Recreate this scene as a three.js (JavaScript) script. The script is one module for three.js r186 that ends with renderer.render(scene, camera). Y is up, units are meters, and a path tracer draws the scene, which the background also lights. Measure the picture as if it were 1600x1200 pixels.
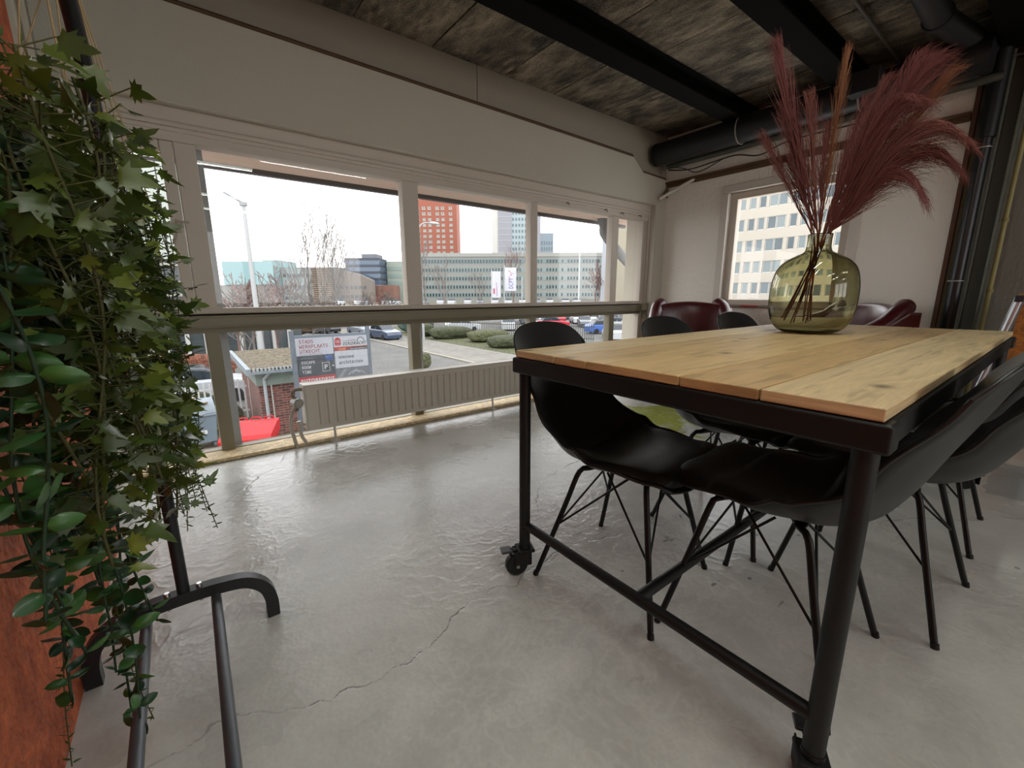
import * as THREE from 'three';
import { RoundedBoxGeometry } from 'three/addons/geometries/RoundedBoxGeometry.js';
import { mergeGeometries, mergeVertices, toCreasedNormals } from 'three/addons/utils/BufferGeometryUtils.js';
import { RectAreaLightUniformsLib } from 'three/addons/lights/RectAreaLightUniformsLib.js';

// ------------------------------------------------------------ camera, sky, exposure
const scene = new THREE.Scene();
const renderer = new THREE.WebGLRenderer({ antialias: true });
renderer.toneMapping = THREE.LinearToneMapping;
renderer.toneMappingExposure = 4.2;
renderer.shadowMap.enabled = true;
RectAreaLightUniformsLib.init();

const camera = new THREE.PerspectiveCamera(84.37, 4 / 3, 0.02, 900);   // ultra-wide phone lens
camera.position.set(0, 0.96, 0);
camera.rotation.set(-0.2063, -0.655, -0.0033, 'YXZ');
scene.add(camera);

// ------------------------------------------------------------ seeded noise
let seedState = 7;
function rnd() { seedState = (seedState * 1664525 + 1013904223) >>> 0; return seedState / 4294967296; }
const rr = (a, b) => a + (b - a) * rnd();
const reseed = (s) => { seedState = (s * 2654435761 + 12345) >>> 0; rnd(); rnd(); };
function hash2(x, y, s) { let h = (x * 374761393 + y * 668265263 + s * 974634821) | 0; h = Math.imul(h ^ (h >>> 13), 1274126177); return ((h ^ (h >>> 16)) >>> 0) / 4294967296; }
function vnoise(x, y, s, px = 0, py = 0) {       // value noise, optional period
  let ix = Math.floor(x), iy = Math.floor(y); const fx = x - ix, fy = y - iy;
  const w = (k, p) => p ? ((k % p) + p) % p : k;
  const u = fx * fx * (3 - 2 * fx), v = fy * fy * (3 - 2 * fy), x0 = w(ix, px), x1 = w(ix + 1, px), y0 = w(iy, py), y1 = w(iy + 1, py);
  const a = hash2(x0, y0, s), b = hash2(x1, y0, s), c = hash2(x0, y1, s), d = hash2(x1, y1, s);
  return a + (b - a) * u + (c - a) * v + (a - b - c + d) * u * v;
}
function fbm(x, y, s, oct = 4, px = 0, py = 0) { let t = 0, a = 0.5, n = 0; for (let i = 0; i < oct; i++) { t += a * vnoise(x, y, s + i, px, py); n += a; x *= 2; y *= 2; px *= 2; py *= 2; a *= 0.5; } return t / n; }
const clamp = (x, a = 0, b = 1) => Math.min(b, Math.max(a, x));
const sstep = (a, b, x) => { const t = clamp((x - a) / (b - a)); return t * t * (3 - 2 * t); };

// overcast winter sky: even cloud layer, paler towards the horizon
{
  const W = 512, Hh = 256, d = new Float32Array(W * Hh * 4);
  for (let j = 0; j < Hh; j++) for (let i = 0; i < W; i++) {
    const el = ((j + 0.5) / Hh - 0.5) * Math.PI, az = (i / W) * 2 * Math.PI;
    const n = fbm(i / W * 16, el * 9, 3, 4, 16, 0) - 0.5;
    const up = sstep(0.0, 0.34, el);
    const k = 1.02 - 0.20 * up + n * 0.16 * sstep(0.05, 0.3, el);
    const o = (j * W + i) * 4;
    d[o] = k * (1.0 - 0.02 * up); d[o + 1] = k * (1.0 - 0.018 * up); d[o + 2] = k * (1.0 + 0.01 * up); d[o + 3] = 1;
  }
  const t = new THREE.DataTexture(d, W, Hh, THREE.RGBAFormat, THREE.FloatType);
  t.mapping = THREE.EquirectangularReflectionMapping; t.magFilter = THREE.LinearFilter; t.minFilter = THREE.LinearFilter; t.wrapS = THREE.RepeatWrapping; t.needsUpdate = true;
  scene.background = t; scene.backgroundIntensity = 1.0;
}

// ------------------------------------------------------------ scene helpers
const taken = {};
function numbered(name) { const n = taken[name] = (taken[name] ?? -1) + 1; return n ? `${name}_${String(n).padStart(3, '0')}` : name; }
function addMesh(name, geo, mat, parent) { const m = new THREE.Mesh(geo, mat); m.name = parent ? name : numbered(name); m.castShadow = m.receiveShadow = true; (parent || scene).add(m); return m; }
function tag(o, label, category, group) { o.userData.label = label; o.userData.category = category; if (group) o.userData.group = group; return o; }
function thing(name, label, category, pos = [0, 0, 0], turn = 0, group) { const o = new THREE.Group(); o.name = numbered(name); o.position.set(...pos); o.rotation.y = turn; scene.add(o); return tag(o, label, category, group); }
function struct(name, label) { const o = new THREE.Group(); o.name = name; o.userData.kind = 'structure'; if (label) o.userData.label = label; scene.add(o); return o; }
function structMesh(name, geo, mat, label) { const m = addMesh(name, geo, mat); m.userData.kind = 'structure'; if (label) m.userData.label = label; return m; }
function dup(root, label, group) { const r = root.clone(); r.name = numbered(root.name.replace(/_\d{3}$/, '')); r.userData = { ...root.userData }; scene.add(r); if (label) r.userData.label = label; if (group) r.userData.group = group; return r; }

// geometries ------------------------------------------------
const V = (x, y, z) => new THREE.Vector3(x, y, z);
const box = (x0, x1, y0, y1, z0, z1) => new THREE.BoxGeometry(Math.abs(x1 - x0), Math.abs(y1 - y0), Math.abs(z1 - z0)).translate((x0 + x1) / 2, (y0 + y1) / 2, (z0 + z1) / 2);
const rbox = (x0, x1, y0, y1, z0, z1, r = 0.004, s = 2) => new RoundedBoxGeometry(Math.abs(x1 - x0), Math.abs(y1 - y0), Math.abs(z1 - z0), s, Math.min(r, Math.abs(x1 - x0) / 2.01, Math.abs(y1 - y0) / 2.01, Math.abs(z1 - z0) / 2.01)).translate((x0 + x1) / 2, (y0 + y1) / 2, (z0 + z1) / 2);
function bar(a, b, r0, r1 = r0, seg = 12) { a = Array.isArray(a) ? V(...a) : a; b = Array.isArray(b) ? V(...b) : b; const d = b.clone().sub(a), g = new THREE.CylinderGeometry(r1, r0, d.length(), seg); g.applyQuaternion(new THREE.Quaternion().setFromUnitVectors(V(0, 1, 0), d.normalize())); const m = a.clone().add(b).multiplyScalar(0.5); return g.translate(m.x, m.y, m.z); }
function tube(pts, r, seg = 32, rad = 10, closed = false, tension = 0.5) { const c = new THREE.CatmullRomCurve3(pts.map((p) => Array.isArray(p) ? V(...p) : p), closed, 'catmullrom', tension); return new THREE.TubeGeometry(c, seg, r, rad, closed); }
const lathe = (pts, seg = 32) => new THREE.LatheGeometry(pts.map(([a, b]) => new THREE.Vector2(a, b)), seg);
function merge(list) { const l = list.map((g) => { const n = g.index ? g.toNonIndexed() : g; for (const k of Object.keys(n.attributes)) if (!['position', 'normal', 'uv'].includes(k)) n.deleteAttribute(k); if (!n.attributes.uv) n.setAttribute('uv', new THREE.BufferAttribute(new Float32Array(n.attributes.position.count * 2), 2)); return n; }); return l.length === 1 ? l[0] : mergeGeometries(l); }
function extrude(pts, depth, bevel = 0) { const s = new THREE.Shape(pts.map(([a, b]) => new THREE.Vector2(a, b))); return new THREE.ExtrudeGeometry(s, { depth, bevelEnabled: bevel > 0, bevelSize: bevel, bevelThickness: bevel, bevelSegments: 2, steps: 1 }); }
// uv in metres from the dominant axis of each face
function metric(geo, sc = 1, ox = 0, oy = 0) {
  const g = geo.index ? geo.toNonIndexed() : geo, p = g.attributes.position, uv = new Float32Array(p.count * 2), a = V(), b = V(), c = V(), n = V();
  for (let i = 0; i < p.count; i += 3) {
    a.fromBufferAttribute(p, i); b.fromBufferAttribute(p, i + 1); c.fromBufferAttribute(p, i + 2);
    n.copy(b).sub(a).cross(c.clone().sub(a)); const ax = Math.abs(n.x), ay = Math.abs(n.y), az = Math.abs(n.z);
    [a, b, c].forEach((q, k) => { const [u, v] = ay >= ax && ay >= az ? [q.x, q.z] : ax >= az ? [q.z, q.y] : [q.x, q.y]; uv[(i + k) * 2] = u * sc + ox; uv[(i + k) * 2 + 1] = v * sc + oy; });
  }
  g.setAttribute('uv', new THREE.BufferAttribute(uv, 2)); return g;
}
// textures ---------------------------------------------------
function dataTex(w, h, fn, srgb = false, wrap = true) {
  const d = new Uint8Array(w * h * 4);
  for (let j = 0; j < h; j++) for (let i = 0; i < w; i++) { const c = fn(i / w, j / h), o = (j * w + i) * 4; d[o] = clamp(c[0]) * 255; d[o + 1] = clamp(c[1]) * 255; d[o + 2] = clamp(c[2]) * 255; d[o + 3] = 255; }
  const t = new THREE.DataTexture(d, w, h); t.magFilter = THREE.LinearFilter; t.minFilter = THREE.LinearMipmapLinearFilter; t.generateMipmaps = true;
  if (wrap) t.wrapS = t.wrapT = THREE.RepeatWrapping; if (srgb) t.colorSpace = THREE.SRGBColorSpace; t.needsUpdate = true; return t;
}
const grey = (v) => [v, v, v];
function canvasTex(w, h, draw) { const c = document.createElement('canvas'); c.width = w; c.height = h; const x = c.getContext('2d'); draw(x, w, h); const t = new THREE.CanvasTexture(c); t.colorSpace = THREE.SRGBColorSpace; t.anisotropy = 8; return t; }
const withRepeat = (t, x, y) => { const c = t.clone(); c.repeat.set(x, y); c.needsUpdate = true; return c; };
const mat = (color, roughness = 0.6, extra = {}) => new THREE.MeshStandardMaterial({ color, roughness, ...extra });
const phys = (color, roughness = 0.5, extra = {}) => new THREE.MeshPhysicalMaterial({ color, roughness, ...extra });
// ------------------------------------------------------------ materials
const plasterBump = dataTex(256, 256, (u, v) => grey(0.6 * fbm(u * 24, v * 24, 11, 3, 24, 24) + 0.4 * vnoise(u * 90, v * 90, 5, 90, 90)));
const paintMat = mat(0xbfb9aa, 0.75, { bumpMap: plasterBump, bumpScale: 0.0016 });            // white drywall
const shadedWhiteMat = mat(0x9a9384, 0.8, { bumpMap: plasterBump, bumpScale: 0.0012 });  // white paint greyed: shade on the upper wall is put into the colour
const stuccoBump = dataTex(512, 512, (u, v) => grey(0.55 * fbm(u * 40, v * 40, 21, 4, 40, 40) + 0.45 * fbm(u * 90, v * 14, 25, 3, 90, 14)));
const stuccoMat = mat(0xf2efe6, 0.85, { bumpMap: stuccoBump, bumpScale: 0.006 });
const frameMat = mat(0xc6bcae, 0.5);                                                         // grey-beige window paint
const railMat = mat(0x857e69, 0.5);                                                          // olive-grey steel transom
const rawWoodMat = mat(0x5d4630, 0.8);
const orangeMap = dataTex(512, 512, (u, v) => { const n = fbm(u * 20, v * 20, 31, 5, 20, 20), m = fbm(u * 48, v * 30, 37, 4, 48, 30); const k = 0.74 + 0.34 * n + 0.26 * (m - 0.5); return [0.84 * k, 0.43 * k * (0.95 + 0.1 * n), 0.27 * k]; }, true);
const orangeBump = dataTex(512, 512, (u, v) => grey(0.6 * fbm(u * 48, v * 30, 37, 4, 48, 30) + 0.4 * fbm(u * 80, v * 80, 38, 2, 80, 80)));
const orangeMat = mat(0xffffff, 0.8, { map: orangeMap, bumpMap: orangeBump, bumpScale: 0.009 });
const blackSteel = mat(0x101010, 0.42, { metalness: 0.3 });
const blackPowder = mat(0x141414, 0.5, { metalness: 0.15 });
const rackMat = mat(0x2a2b2d, 0.38, { metalness: 0.35 });
const shellMat = phys(0x0c0c0d, 0.42, { clearcoat: 0.15, clearcoatRoughness: 0.4 });
const padBump = dataTex(256, 256, (u, v) => grey(fbm(u * 60, v * 60, 44, 3, 60, 60)));
const padMat = phys(0x0a0a0a, 0.46, { bumpMap: padBump, bumpScale: 0.0006 });
const rubberMat = mat(0x0b0b0b, 0.7);
const chromeMat = mat(0xc8c8c8, 0.25, { metalness: 1 });
const zincMat = mat(0xb5b3ac, 0.4, { metalness: 0.8 });
const radMat = mat(0xd6d0c5, 0.45);
const pipeWhite = mat(0xb9b1a3, 0.5);
const paleTrim = mat(0xd8d3ca, 0.55);
const glassPane = new THREE.MeshPhysicalMaterial({ color: 0xffffff, roughness: 0.0, transmission: 1, thickness: 0, ior: 1.5, specularIntensity: 0.85 });
const leatherBump = dataTex(256, 256, (u, v) => grey(0.5 * fbm(u * 40, v * 40, 51, 3, 40, 40) + 0.5 * fbm(u * 8, v * 8, 52, 3, 8, 8)));
const leatherMat = phys(0x4a1118, 0.32, { clearcoat: 0.35, clearcoatRoughness: 0.3, bumpMap: leatherBump, bumpScale: 0.002 });

// concrete floor: trowel swirls, wear, hairline cracks, paint
const FX0 = -0.6, FZ0 = -2.98, FS = 5.6;
const cracks = [
  [[-0.6, -0.98], [-0.19, -1.03], [-0.1, -1.04], [-0.01, -1.04], [0.18, -0.96], [0.36, -0.92], [0.5, -1.0], [0.78, -1.03], [0.89, -1.03], [1.08, -1.04], [1.26, -1.02], [1.5, -0.9], [1.8, -0.92]],
  [[1.12, -1.27], [1.3, -1.48], [1.55, -1.61], [1.93, -1.69], [2.3, -1.9]],
  [[-0.17, -2.12], [-0.01, -2.27], [0.35, -2.67], [0.4, -2.9]],
  [[2.2, -0.4], [2.6, -0.15], [3.1, 0.3]],
];
function segDist(x, z, a, b) { const dx = b[0] - a[0], dz = b[1] - a[1], t = clamp(((x - a[0]) * dx + (z - a[1]) * dz) / (dx * dx + dz * dz)); return Math.hypot(x - a[0] - t * dx, z - a[1] - t * dz); }
function crackAt(x, z) {
  let d = 9; const wx = x + 0.03 * (fbm(x * 9, z * 9, 61, 3) - 0.5) * 2 + 0.008 * (vnoise(x * 70, z * 70, 63) - 0.5), wz = z + 0.05 * (fbm(x * 9, z * 9, 62, 3) - 0.5) * 2 + 0.008 * (vnoise(x * 70, z * 70, 64) - 0.5);
  for (const c of cracks) for (let i = 0; i + 1 < c.length; i++) { const lo = Math.min(c[i][0], c[i + 1][0]) - 0.1, hi = Math.max(c[i][0], c[i + 1][0]) + 0.1; if (x > lo && x < hi) d = Math.min(d, segDist(wx, wz, c[i], c[i + 1])); }
  return d;
}
const floorN = 1536;
const floorFields = (() => {
  const col = new Uint8Array(floorN * floorN * 4), rgh = new Uint8Array(floorN * floorN * 4), bmp = new Uint8Array(floorN * floorN * 4);
  for (let j = 0; j < floorN; j++) for (let i = 0; i < floorN; i++) {
    const x = FX0 + (i + 0.5) / floorN * FS, z = FZ0 + (j + 0.5) / floorN * FS;
    const big = fbm(x * 1.3, z * 1.3, 71, 4), mid = fbm(x * 6, z * 6, 75, 4), fine = vnoise(x * 160, z * 160, 79);
    const wx = x * 5 + 1.6 * fbm(x * 2.2, z * 2.2, 81, 3), wz = z * 5 + 1.6 * fbm(x * 2.2 + 9, z * 2.2, 83, 3);
    const swirl = Math.pow(1 - Math.abs(2 * fbm(wx * 4.2, wz * 4.6, 85, 4) - 1), 5) * sstep(0.38, 0.62, fbm(x * 1.6, z * 1.6, 87, 3));
    let k = 0.80 + 0.09 * (big - 0.5) + 0.12 * (mid - 0.5) + 0.03 * (fine - 0.5) + 0.05 * swirl;
    let r = k * 0.985, g = k * 0.99, b = k * 0.962;
    const cd = crackAt(x, z), brk = sstep(0.32, 0.5, vnoise(x * 14, z * 14, 91));
    const ck = (1 - sstep(0.0004, 0.0026, cd)) * (0.35 + 0.65 * brk);
    r *= 1 - 0.52 * ck; g *= 1 - 0.54 * ck; b *= 1 - 0.55 * ck;
    // yellow-green paint spill behind the chairs
    const sp = Math.hypot((x - 3.0 - (z + 1.9) * -0.5) / 0.62, (z + 1.9) / 0.5), spm = sstep(0.47, 0.62, fbm(x * 7, z * 7, 95, 4) + 0.32 * (0.75 - sp)) * sstep(1.25, 0.9, sp);
    r = r * (1 - spm) + spm * 0.62; g = g * (1 - spm) + spm * 0.66; b = b * (1 - spm) + spm * 0.30;
    // pale grey primer patch near the plywood post
    const inP = x > 3.03 + 0.02 * (vnoise(x * 9, z * 30, 97) - 0.5) && x < 3.66 && z > -0.125 + 0.025 * (vnoise(x * 26, z * 9, 98) - 0.5) && z < 1.4;
    if (inP) { const q = 0.68 + 0.1 * (mid - 0.5); r = q * 0.97; g = q; b = q * 1.0; }
    const whiteP = x > 3.8 && z > -0.07 && z < 1.5; if (whiteP) { const q = 0.78 + 0.06 * (mid - 0.5); r = q; g = q * 0.98; b = q * 0.94; }
    // dark scuffs
    const sc = sstep(0.80, 0.86, fbm(x * 16 + 3, z * 34, 99, 3)) * sstep(0.5, 0.7, fbm(x * 1.7, z * 1.7, 93, 2)); r *= 1 - 0.35 * sc; g *= 1 - 0.35 * sc; b *= 1 - 0.35 * sc;
    const o = (j * floorN + i) * 4;
    col[o] = clamp(r) * 255; col[o + 1] = clamp(g) * 255; col[o + 2] = clamp(b) * 255; col[o + 3] = 255;
    const ro = 0.29 + 0.16 * (mid - 0.5) + 0.10 * (big - 0.5) - 0.07 * swirl + 0.2 * ck;
    rgh[o] = rgh[o + 1] = rgh[o + 2] = clamp(ro) * 255; rgh[o + 3] = 255;
    const bu = 0.5 + 0.20 * (mid - 0.5) + 0.20 * swirl + 0.20 * (fbm(x * 30, z * 30, 89, 3) - 0.5) + 0.08 * (fine - 0.5) - 0.35 * ck;
    bmp[o] = bmp[o + 1] = bmp[o + 2] = clamp(bu) * 255; bmp[o + 3] = 255;
  }
  return [col, rgh, bmp].map((d, k) => { const t = new THREE.DataTexture(d, floorN, floorN); t.magFilter = THREE.LinearFilter; t.wrapS = t.wrapT = THREE.MirroredRepeatWrapping; if (!k) t.colorSpace = THREE.SRGBColorSpace; t.needsUpdate = true; return t; });
})();
const floorMat = mat(0xffffff, 1, { map: floorFields[0], roughnessMap: floorFields[1], bumpMap: floorFields[2], bumpScale: 0.0045 });

// wood-wool ceiling boards
const woolMap = dataTex(1024, 1024, (u, v) => { const n = fbm(u * 12, v * 36, 101, 5, 12, 36), m = fbm(u * 6, v * 8, 107, 5, 6, 8), f = vnoise(u * 256, v * 256, 109, 256, 256); const k = clamp(0.40 + 0.34 * (n - 0.45) + 0.50 * (m - 0.5) + 0.16 * (f - 0.5), 0.06, 0.72); return [k * 1.06, k * 0.98, k * 0.84]; }, true);
const woolBump = dataTex(1024, 1024, (u, v) => grey(0.5 * fbm(u * 12, v * 36, 101, 5, 12, 36) + 0.5 * fbm(u * 128, v * 128, 113, 2, 128, 128)));
const woolMat = mat(0xffffff, 0.95, { map: woolMap, bumpMap: woolBump, bumpScale: 0.012 });

// oriented strand board
const osbMap = (() => { reseed(77); return canvasTex(1024, 1024, (x, w, h) => { x.fillStyle = '#dcc59a'; x.fillRect(0, 0, w, h); for (let i = 0; i < 5200; i++) { const l = rr(24, 95), t = rr(6, 20), a = rr(-0.75, 0.75) + (rnd() < 0.25 ? 1.3 : 0), c = rr(0.82, 1.10); x.save(); x.translate(rr(-40, w + 40), rr(-40, h + 40)); x.rotate(a); x.fillStyle = `rgba(${Math.min(255, 226 * c) | 0},${Math.min(255, 204 * c) | 0},${Math.min(255, 160 * c) | 0},0.85)`; x.beginPath(); x.moveTo(-l / 2, -t / 3); x.lineTo(l / 2.2, -t / 2); x.lineTo(l / 2, t / 3); x.lineTo(-l / 2.3, t / 2); x.fill(); x.strokeStyle = 'rgba(110,74,34,0.28)'; x.lineWidth = 1; x.stroke(); x.restore(); } }); })();
osbMap.wrapS = osbMap.wrapT = THREE.RepeatWrapping;
const osbMat = mat(0xffffff, 0.65, { map: osbMap });
const osbDark = mat(0xc98a4a, 0.65, { map: osbMap });

// oak table planks
const oakMap = dataTex(2048, 512, (u, v) => {
  const wv = v * 5 + 0.35 * fbm(u * 3, v * 4, 131, 3, 3, 4), knot = [[0.18, 0.35], [0.46, 0.72], [0.71, 0.22], [0.88, 0.6], [0.33, 0.12]];
  let kd = 0, bend = 0; for (const [a, b] of knot) { const d = Math.hypot((u - a) * 14, (v - b) * 5); kd += Math.exp(-d * d * 70); bend += 0.5 * Math.exp(-d * d * 2.2); }
  const ring = fbm(u * 5, (wv + bend) * 9, 133, 4), fine = fbm(u * 40, v * 220, 137, 2, 40, 220), cl = fbm(u * 3, v * 2, 139, 3, 3, 2);
  let k = 0.79 + 0.11 * (ring - 0.5) + 0.09 * (fine - 0.5) + 0.10 * (cl - 0.5); k *= 1 - 0.42 * clamp(kd);
  const st = sstep(0.62, 0.75, fbm(u * 14, v * 40, 141, 3, 14, 40)); k *= 1 - 0.10 * st;
  return [k * 1.10, k * 0.975, k * 0.745];
}, true);
const oakBump = dataTex(1024, 256, (u, v) => grey(fbm(u * 20, v * 160, 137, 3, 20, 160)));
const oakMats = [0xffffff, 0xf0e6da, 0xf6ecdd, 0xe6d8c8].map((c) => mat(c, 0.5, { map: oakMap, bumpMap: oakBump, bumpScale: 0.0009 }));
// ------------------------------------------------------------ room shell
const GZ = -3.10;            // glass plane of the long window
{
  const g = new THREE.BoxGeometry(5.6, 0.3, 9.0).translate(2.2, -0.15, 1.55); const n = g.toNonIndexed(), p = n.attributes.position, uv = n.attributes.uv;
  for (let i = 0; i < p.count; i++) uv.setXY(i, (p.getX(i) - FX0) / FS, (p.getZ(i) - FZ0) / FS);
  structMesh('floor', n, floorMat, 'grey concrete floor with hairline cracks and trowel marks');
}
{ // ceiling: slab with wood-wool boards laid on steel beams
  const c = struct('ceiling', 'dark wood-wool board ceiling on black steel beams');
  addMesh('slab', box(-0.7, 5.1, 2.67, 2.9, -3.25, 6.1), mat(0x2c2822, 0.9), c);
  const edges = [-3.0, -2.13, -1.30, -0.46, 0.38]; reseed(5);
  for (let b = 0; b + 1 < edges.length; b++) {
    let x = -0.62; while (x < 4.9) { const w = rr(0.5, 0.66), g = metric(rbox(x, Math.min(x + w, 4.95), 2.64 + rr(0, 0.006), 2.675, edges[b] + 0.004, edges[b + 1] - 0.004, 0.003, 1), 0.8, rr(0, 5), rr(0, 5)); const uv = g.attributes.uv; for (let i = 0; i < uv.count; i++) uv.setXY(i, uv.getY(i), uv.getX(i)); addMesh('ceiling_board', g, woolMat, c); x += w + 0.007; }
  }
  addMesh('ceiling_sheet', metric(box(-0.62, 4.95, 2.645, 2.675, 0.385, 6.0), 0.8), woolMat, c);
}
function iBeam(z, label) { const t = addMesh('ceiling_beam', merge([rbox(-0.6, 4.46, 2.50, 2.512, z - 0.08, z + 0.08, 0.003, 1), rbox(-0.6, 4.46, 2.627, 2.639, z - 0.08, z + 0.08, 0.003, 1), box(-0.6, 4.46, 2.512, 2.627, z - 0.012, z + 0.012)]), phys(0x0c0b0a, 0.9, { specularIntensity: 0.25 })); tag(t, label, 'beam', 'ceiling beams'); t.userData.kind = 'structure'; }
iBeam(-2.13, 'black steel ceiling beam nearest the long window'); iBeam(-1.30, 'black steel ceiling beam above the flower vase'); iBeam(-0.46, 'black steel ceiling beam furthest from the long window');
iBeam(0.38, 'black steel ceiling beam behind the table');

{ // window wall above and beside the strip window
  const w = struct('wall_front', 'off-white drywall above the long strip window');
  const s = new THREE.Shape([[-0.36, 1.93], [4.29, 1.93], [4.29, -0.02], [4.48, -0.02], [4.48, 2.20], [4.03, 2.215], [3.86, 2.335], [-0.36, 2.39]].map(([a, b]) => new THREE.Vector2(a, b)));
  addMesh('drywall_panel', metric(new THREE.ExtrudeGeometry(s, { depth: 0.06, bevelEnabled: true, bevelSize: 0.003, bevelThickness: 0.003, bevelSegments: 1 }).translate(0, 0, -3.03), 2), paintMat, w);
  addMesh('upper_panel', metric(box(-0.7, 1.98, 2.2, 2.66, -3.3, -3.0), 2), shadedWhiteMat, w);
  addMesh('upper_panel', metric(box(1.985, 4.55, 2.2, 2.66, -3.3, -3.0), 2), shadedWhiteMat, w);
  addMesh('wood_batten', merge([bar([-0.36, 2.408, -2.99], [3.86, 2.353, -2.99], 0.018, 0.018, 4), bar([3.86, 2.35, -2.99], [4.03, 2.232, -2.99], 0.014, 0.014, 4), bar([4.03, 2.228, -2.99], [4.46, 2.216, -2.99], 0.016, 0.016, 4)]), rawWoodMat, w);
  addMesh('lintel', box(-0.7, 4.55, 1.86, 2.2, -3.35, -3.07), mat(0xbdb5a8, 0.8), w);
  addMesh('pier', box(4.29, 4.6, -0.3, 2.2, -3.35, -3.035), paintMat, w);
  addMesh('plinth', box(-0.7, 4.6, -0.3, 0.0, -3.25, -2.95), mat(0x6d665c, 0.9), w);
}
// ------------------------------------------------------------ long strip window
{
  const w = struct('window_1', 'long strip window with upper and lower rows of panes');
  const zf = -3.055, zb = -3.135, stile = (x0, x1, y0, y1, name = 'mullion', m = frameMat) => addMesh(name, rbox(x0, x1, y0, y1, zb, zf, 0.006, 2), m, w);
  // head: soffit strip, face board, two mouldings
  addMesh('head_board', rbox(-0.7, 4.30, 1.835, 1.928, -3.09, -3.028, 0.004, 1), frameMat, w);
  addMesh('head_moulding', merge([bar([-0.7, 1.845, -3.028], [4.30, 1.845, -3.028], 0.014, 0.014, 10), rbox(-0.7, 4.3, 1.81, 1.835, -3.07, -3.035, 0.006, 2)]), frameMat, w);
  addMesh('head_rail', rbox(-0.7, 4.3, 1.765, 1.82, zb, zf + 0.012, 0.006, 2), frameMat, w);
  // hooks left on the moulding
  for (const [x, y] of [[2.98, 1.79], [3.52, 1.79], [3.78, 1.785], [4.08, 1.79]]) addMesh('hook', merge([bar([x, y + 0.012, -3.035], [x, y + 0.012, -3.005], 0.006, 0.006, 8), bar([x, y + 0.014, -3.006], [x, y - 0.012, -3.0], 0.005, 0.005, 8)]), mat(0x8b8578, 0.5), w);
  // upper mullions and right jamb
  stile(0.075, 0.172, 0.86, 1.77); stile(1.362, 1.485, 0.86, 1.77); stile(2.565, 2.645, 0.86, 1.77); stile(3.68, 3.78, 0.86, 1.77);
  stile(4.20, 4.235, 0.0, 1.77, 'jamb');
  addMesh('jamb', merge([rbox(4.235, 4.262, 0, 1.9, -3.12, -3.05, 0.004), rbox(4.262, 4.293, 0, 1.9, -3.12, -3.03, 0.004)]), frameMat, w);
  addMesh('screw_hole', merge([bar([4.288, 1.53, -2.995], [4.2895, 1.53, -2.995], 0.006, 0.006, 8), bar([4.288, 1.49, -2.995], [4.2895, 1.49, -2.995], 0.006, 0.006, 8)]), blackSteel, w);
  // transom: timber sill rail, dark gap, projecting steel bar, lower head
  addMesh('sill_rail', rbox(-0.7, 4.235, 0.858, 0.893, zb, zf + 0.01, 0.008, 2), frameMat, w);
  addMesh('gap_strip', box(-0.7, 4.235, 0.845, 0.86, -3.12, -3.075), mat(0x1a1713, 0.9), w);
  addMesh('transom_bar', merge([rbox(-0.7, 4.25, 0.785, 0.846, -3.12, -3.018, 0.004, 2), rbox(-0.7, 4.25, 0.840, 0.850, -3.08, -3.008, 0.003, 1), rbox(-0.7, 4.25, 0.781, 0.789, -3.08, -3.010, 0.003, 1)]), railMat, w);
  addMesh('lower_head', rbox(-0.7, 4.235, 0.748, 0.79, zb, zf, 0.004, 2), railMat, w);
  addMesh('bracket', merge([rbox(4.17, 4.285, 0.79, 0.862, -3.06, -2.985, 0.006), rbox(4.25, 4.285, 0.70, 0.80, -3.05, -2.995, 0.004)]), railMat, w);
  for (const [a, b] of [[0.09, 0.163], [1.375, 1.45], [2.565, 2.635], [3.69, 3.77]]) stile(a, b, 0.02, 0.755, 'mullion', railMat);
  addMesh('bottom_rail', rbox(-0.7, 4.2, 0.0, 0.028, zb, zf - 0.02, 0.004, 1), railMat, w);
  // opening casement on the far side with its lever
  const cs = addMesh('casement', merge([rbox(-0.7, 0.0145, 1.72, 1.764, -3.12, -3.046, 0.006), rbox(-0.7, 0.0145, 0.896, 0.945, -3.12, -3.046, 0.006), rbox(0.015, 0.072, 0.894, 1.764, -3.12, -3.045, 0.006)]), frameMat, w);
  addMesh('lever_handle', merge([rbox(0.034, 0.056, 1.30, 1.37, -3.046, -3.036, 0.004), bar([0.046, 1.345, -3.04], [0.046, 1.345, -3.0], 0.008), bar([0.046, 1.35, -3.0], [0.012, 1.235, -2.998], 0.009, 0.007), bar([0.03, 1.352, -3.003], [0.095, 1.355, -3.01], 0.006)]), mat(0xa79b8b, 0.4), cs);
  // panes
  const pane = (x0, x1, y0, y1) => addMesh('pane', box(x0, x1, y0, y1, GZ - 0.002, GZ + 0.002).translate(0, 0, 0), glassPane, w);
  function sheet(x0, x1, y0, y1) { return addMesh('pane', new THREE.PlaneGeometry(x1 - x0, y1 - y0).translate((x0 + x1) / 2, (y0 + y1) / 2, GZ), glassPane, w); }
  for (const [a, b] of [[-0.7, 0.03], [0.16, 1.375], [1.475, 2.575], [2.635, 3.69], [3.77, 4.21]]) sheet(a, b, 0.88, 1.78);
  for (const [a, b] of [[-0.7, 0.1], [0.155, 1.385], [1.44, 2.575], [2.625, 3.70], [3.76, 4.21]]) sheet(a, b, 0.02, 0.76);
  // outer steel flanges of the old frames, seen through the glass
  for (const x of [0.20, 1.50, 2.67, 3.80]) addMesh('outer_flange', rbox(x - 0.035, x + 0.005, 0.0, 1.8, -3.20, -3.14, 0.003, 1), mat(0x9c9e9e, 0.5), w);
}
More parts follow.
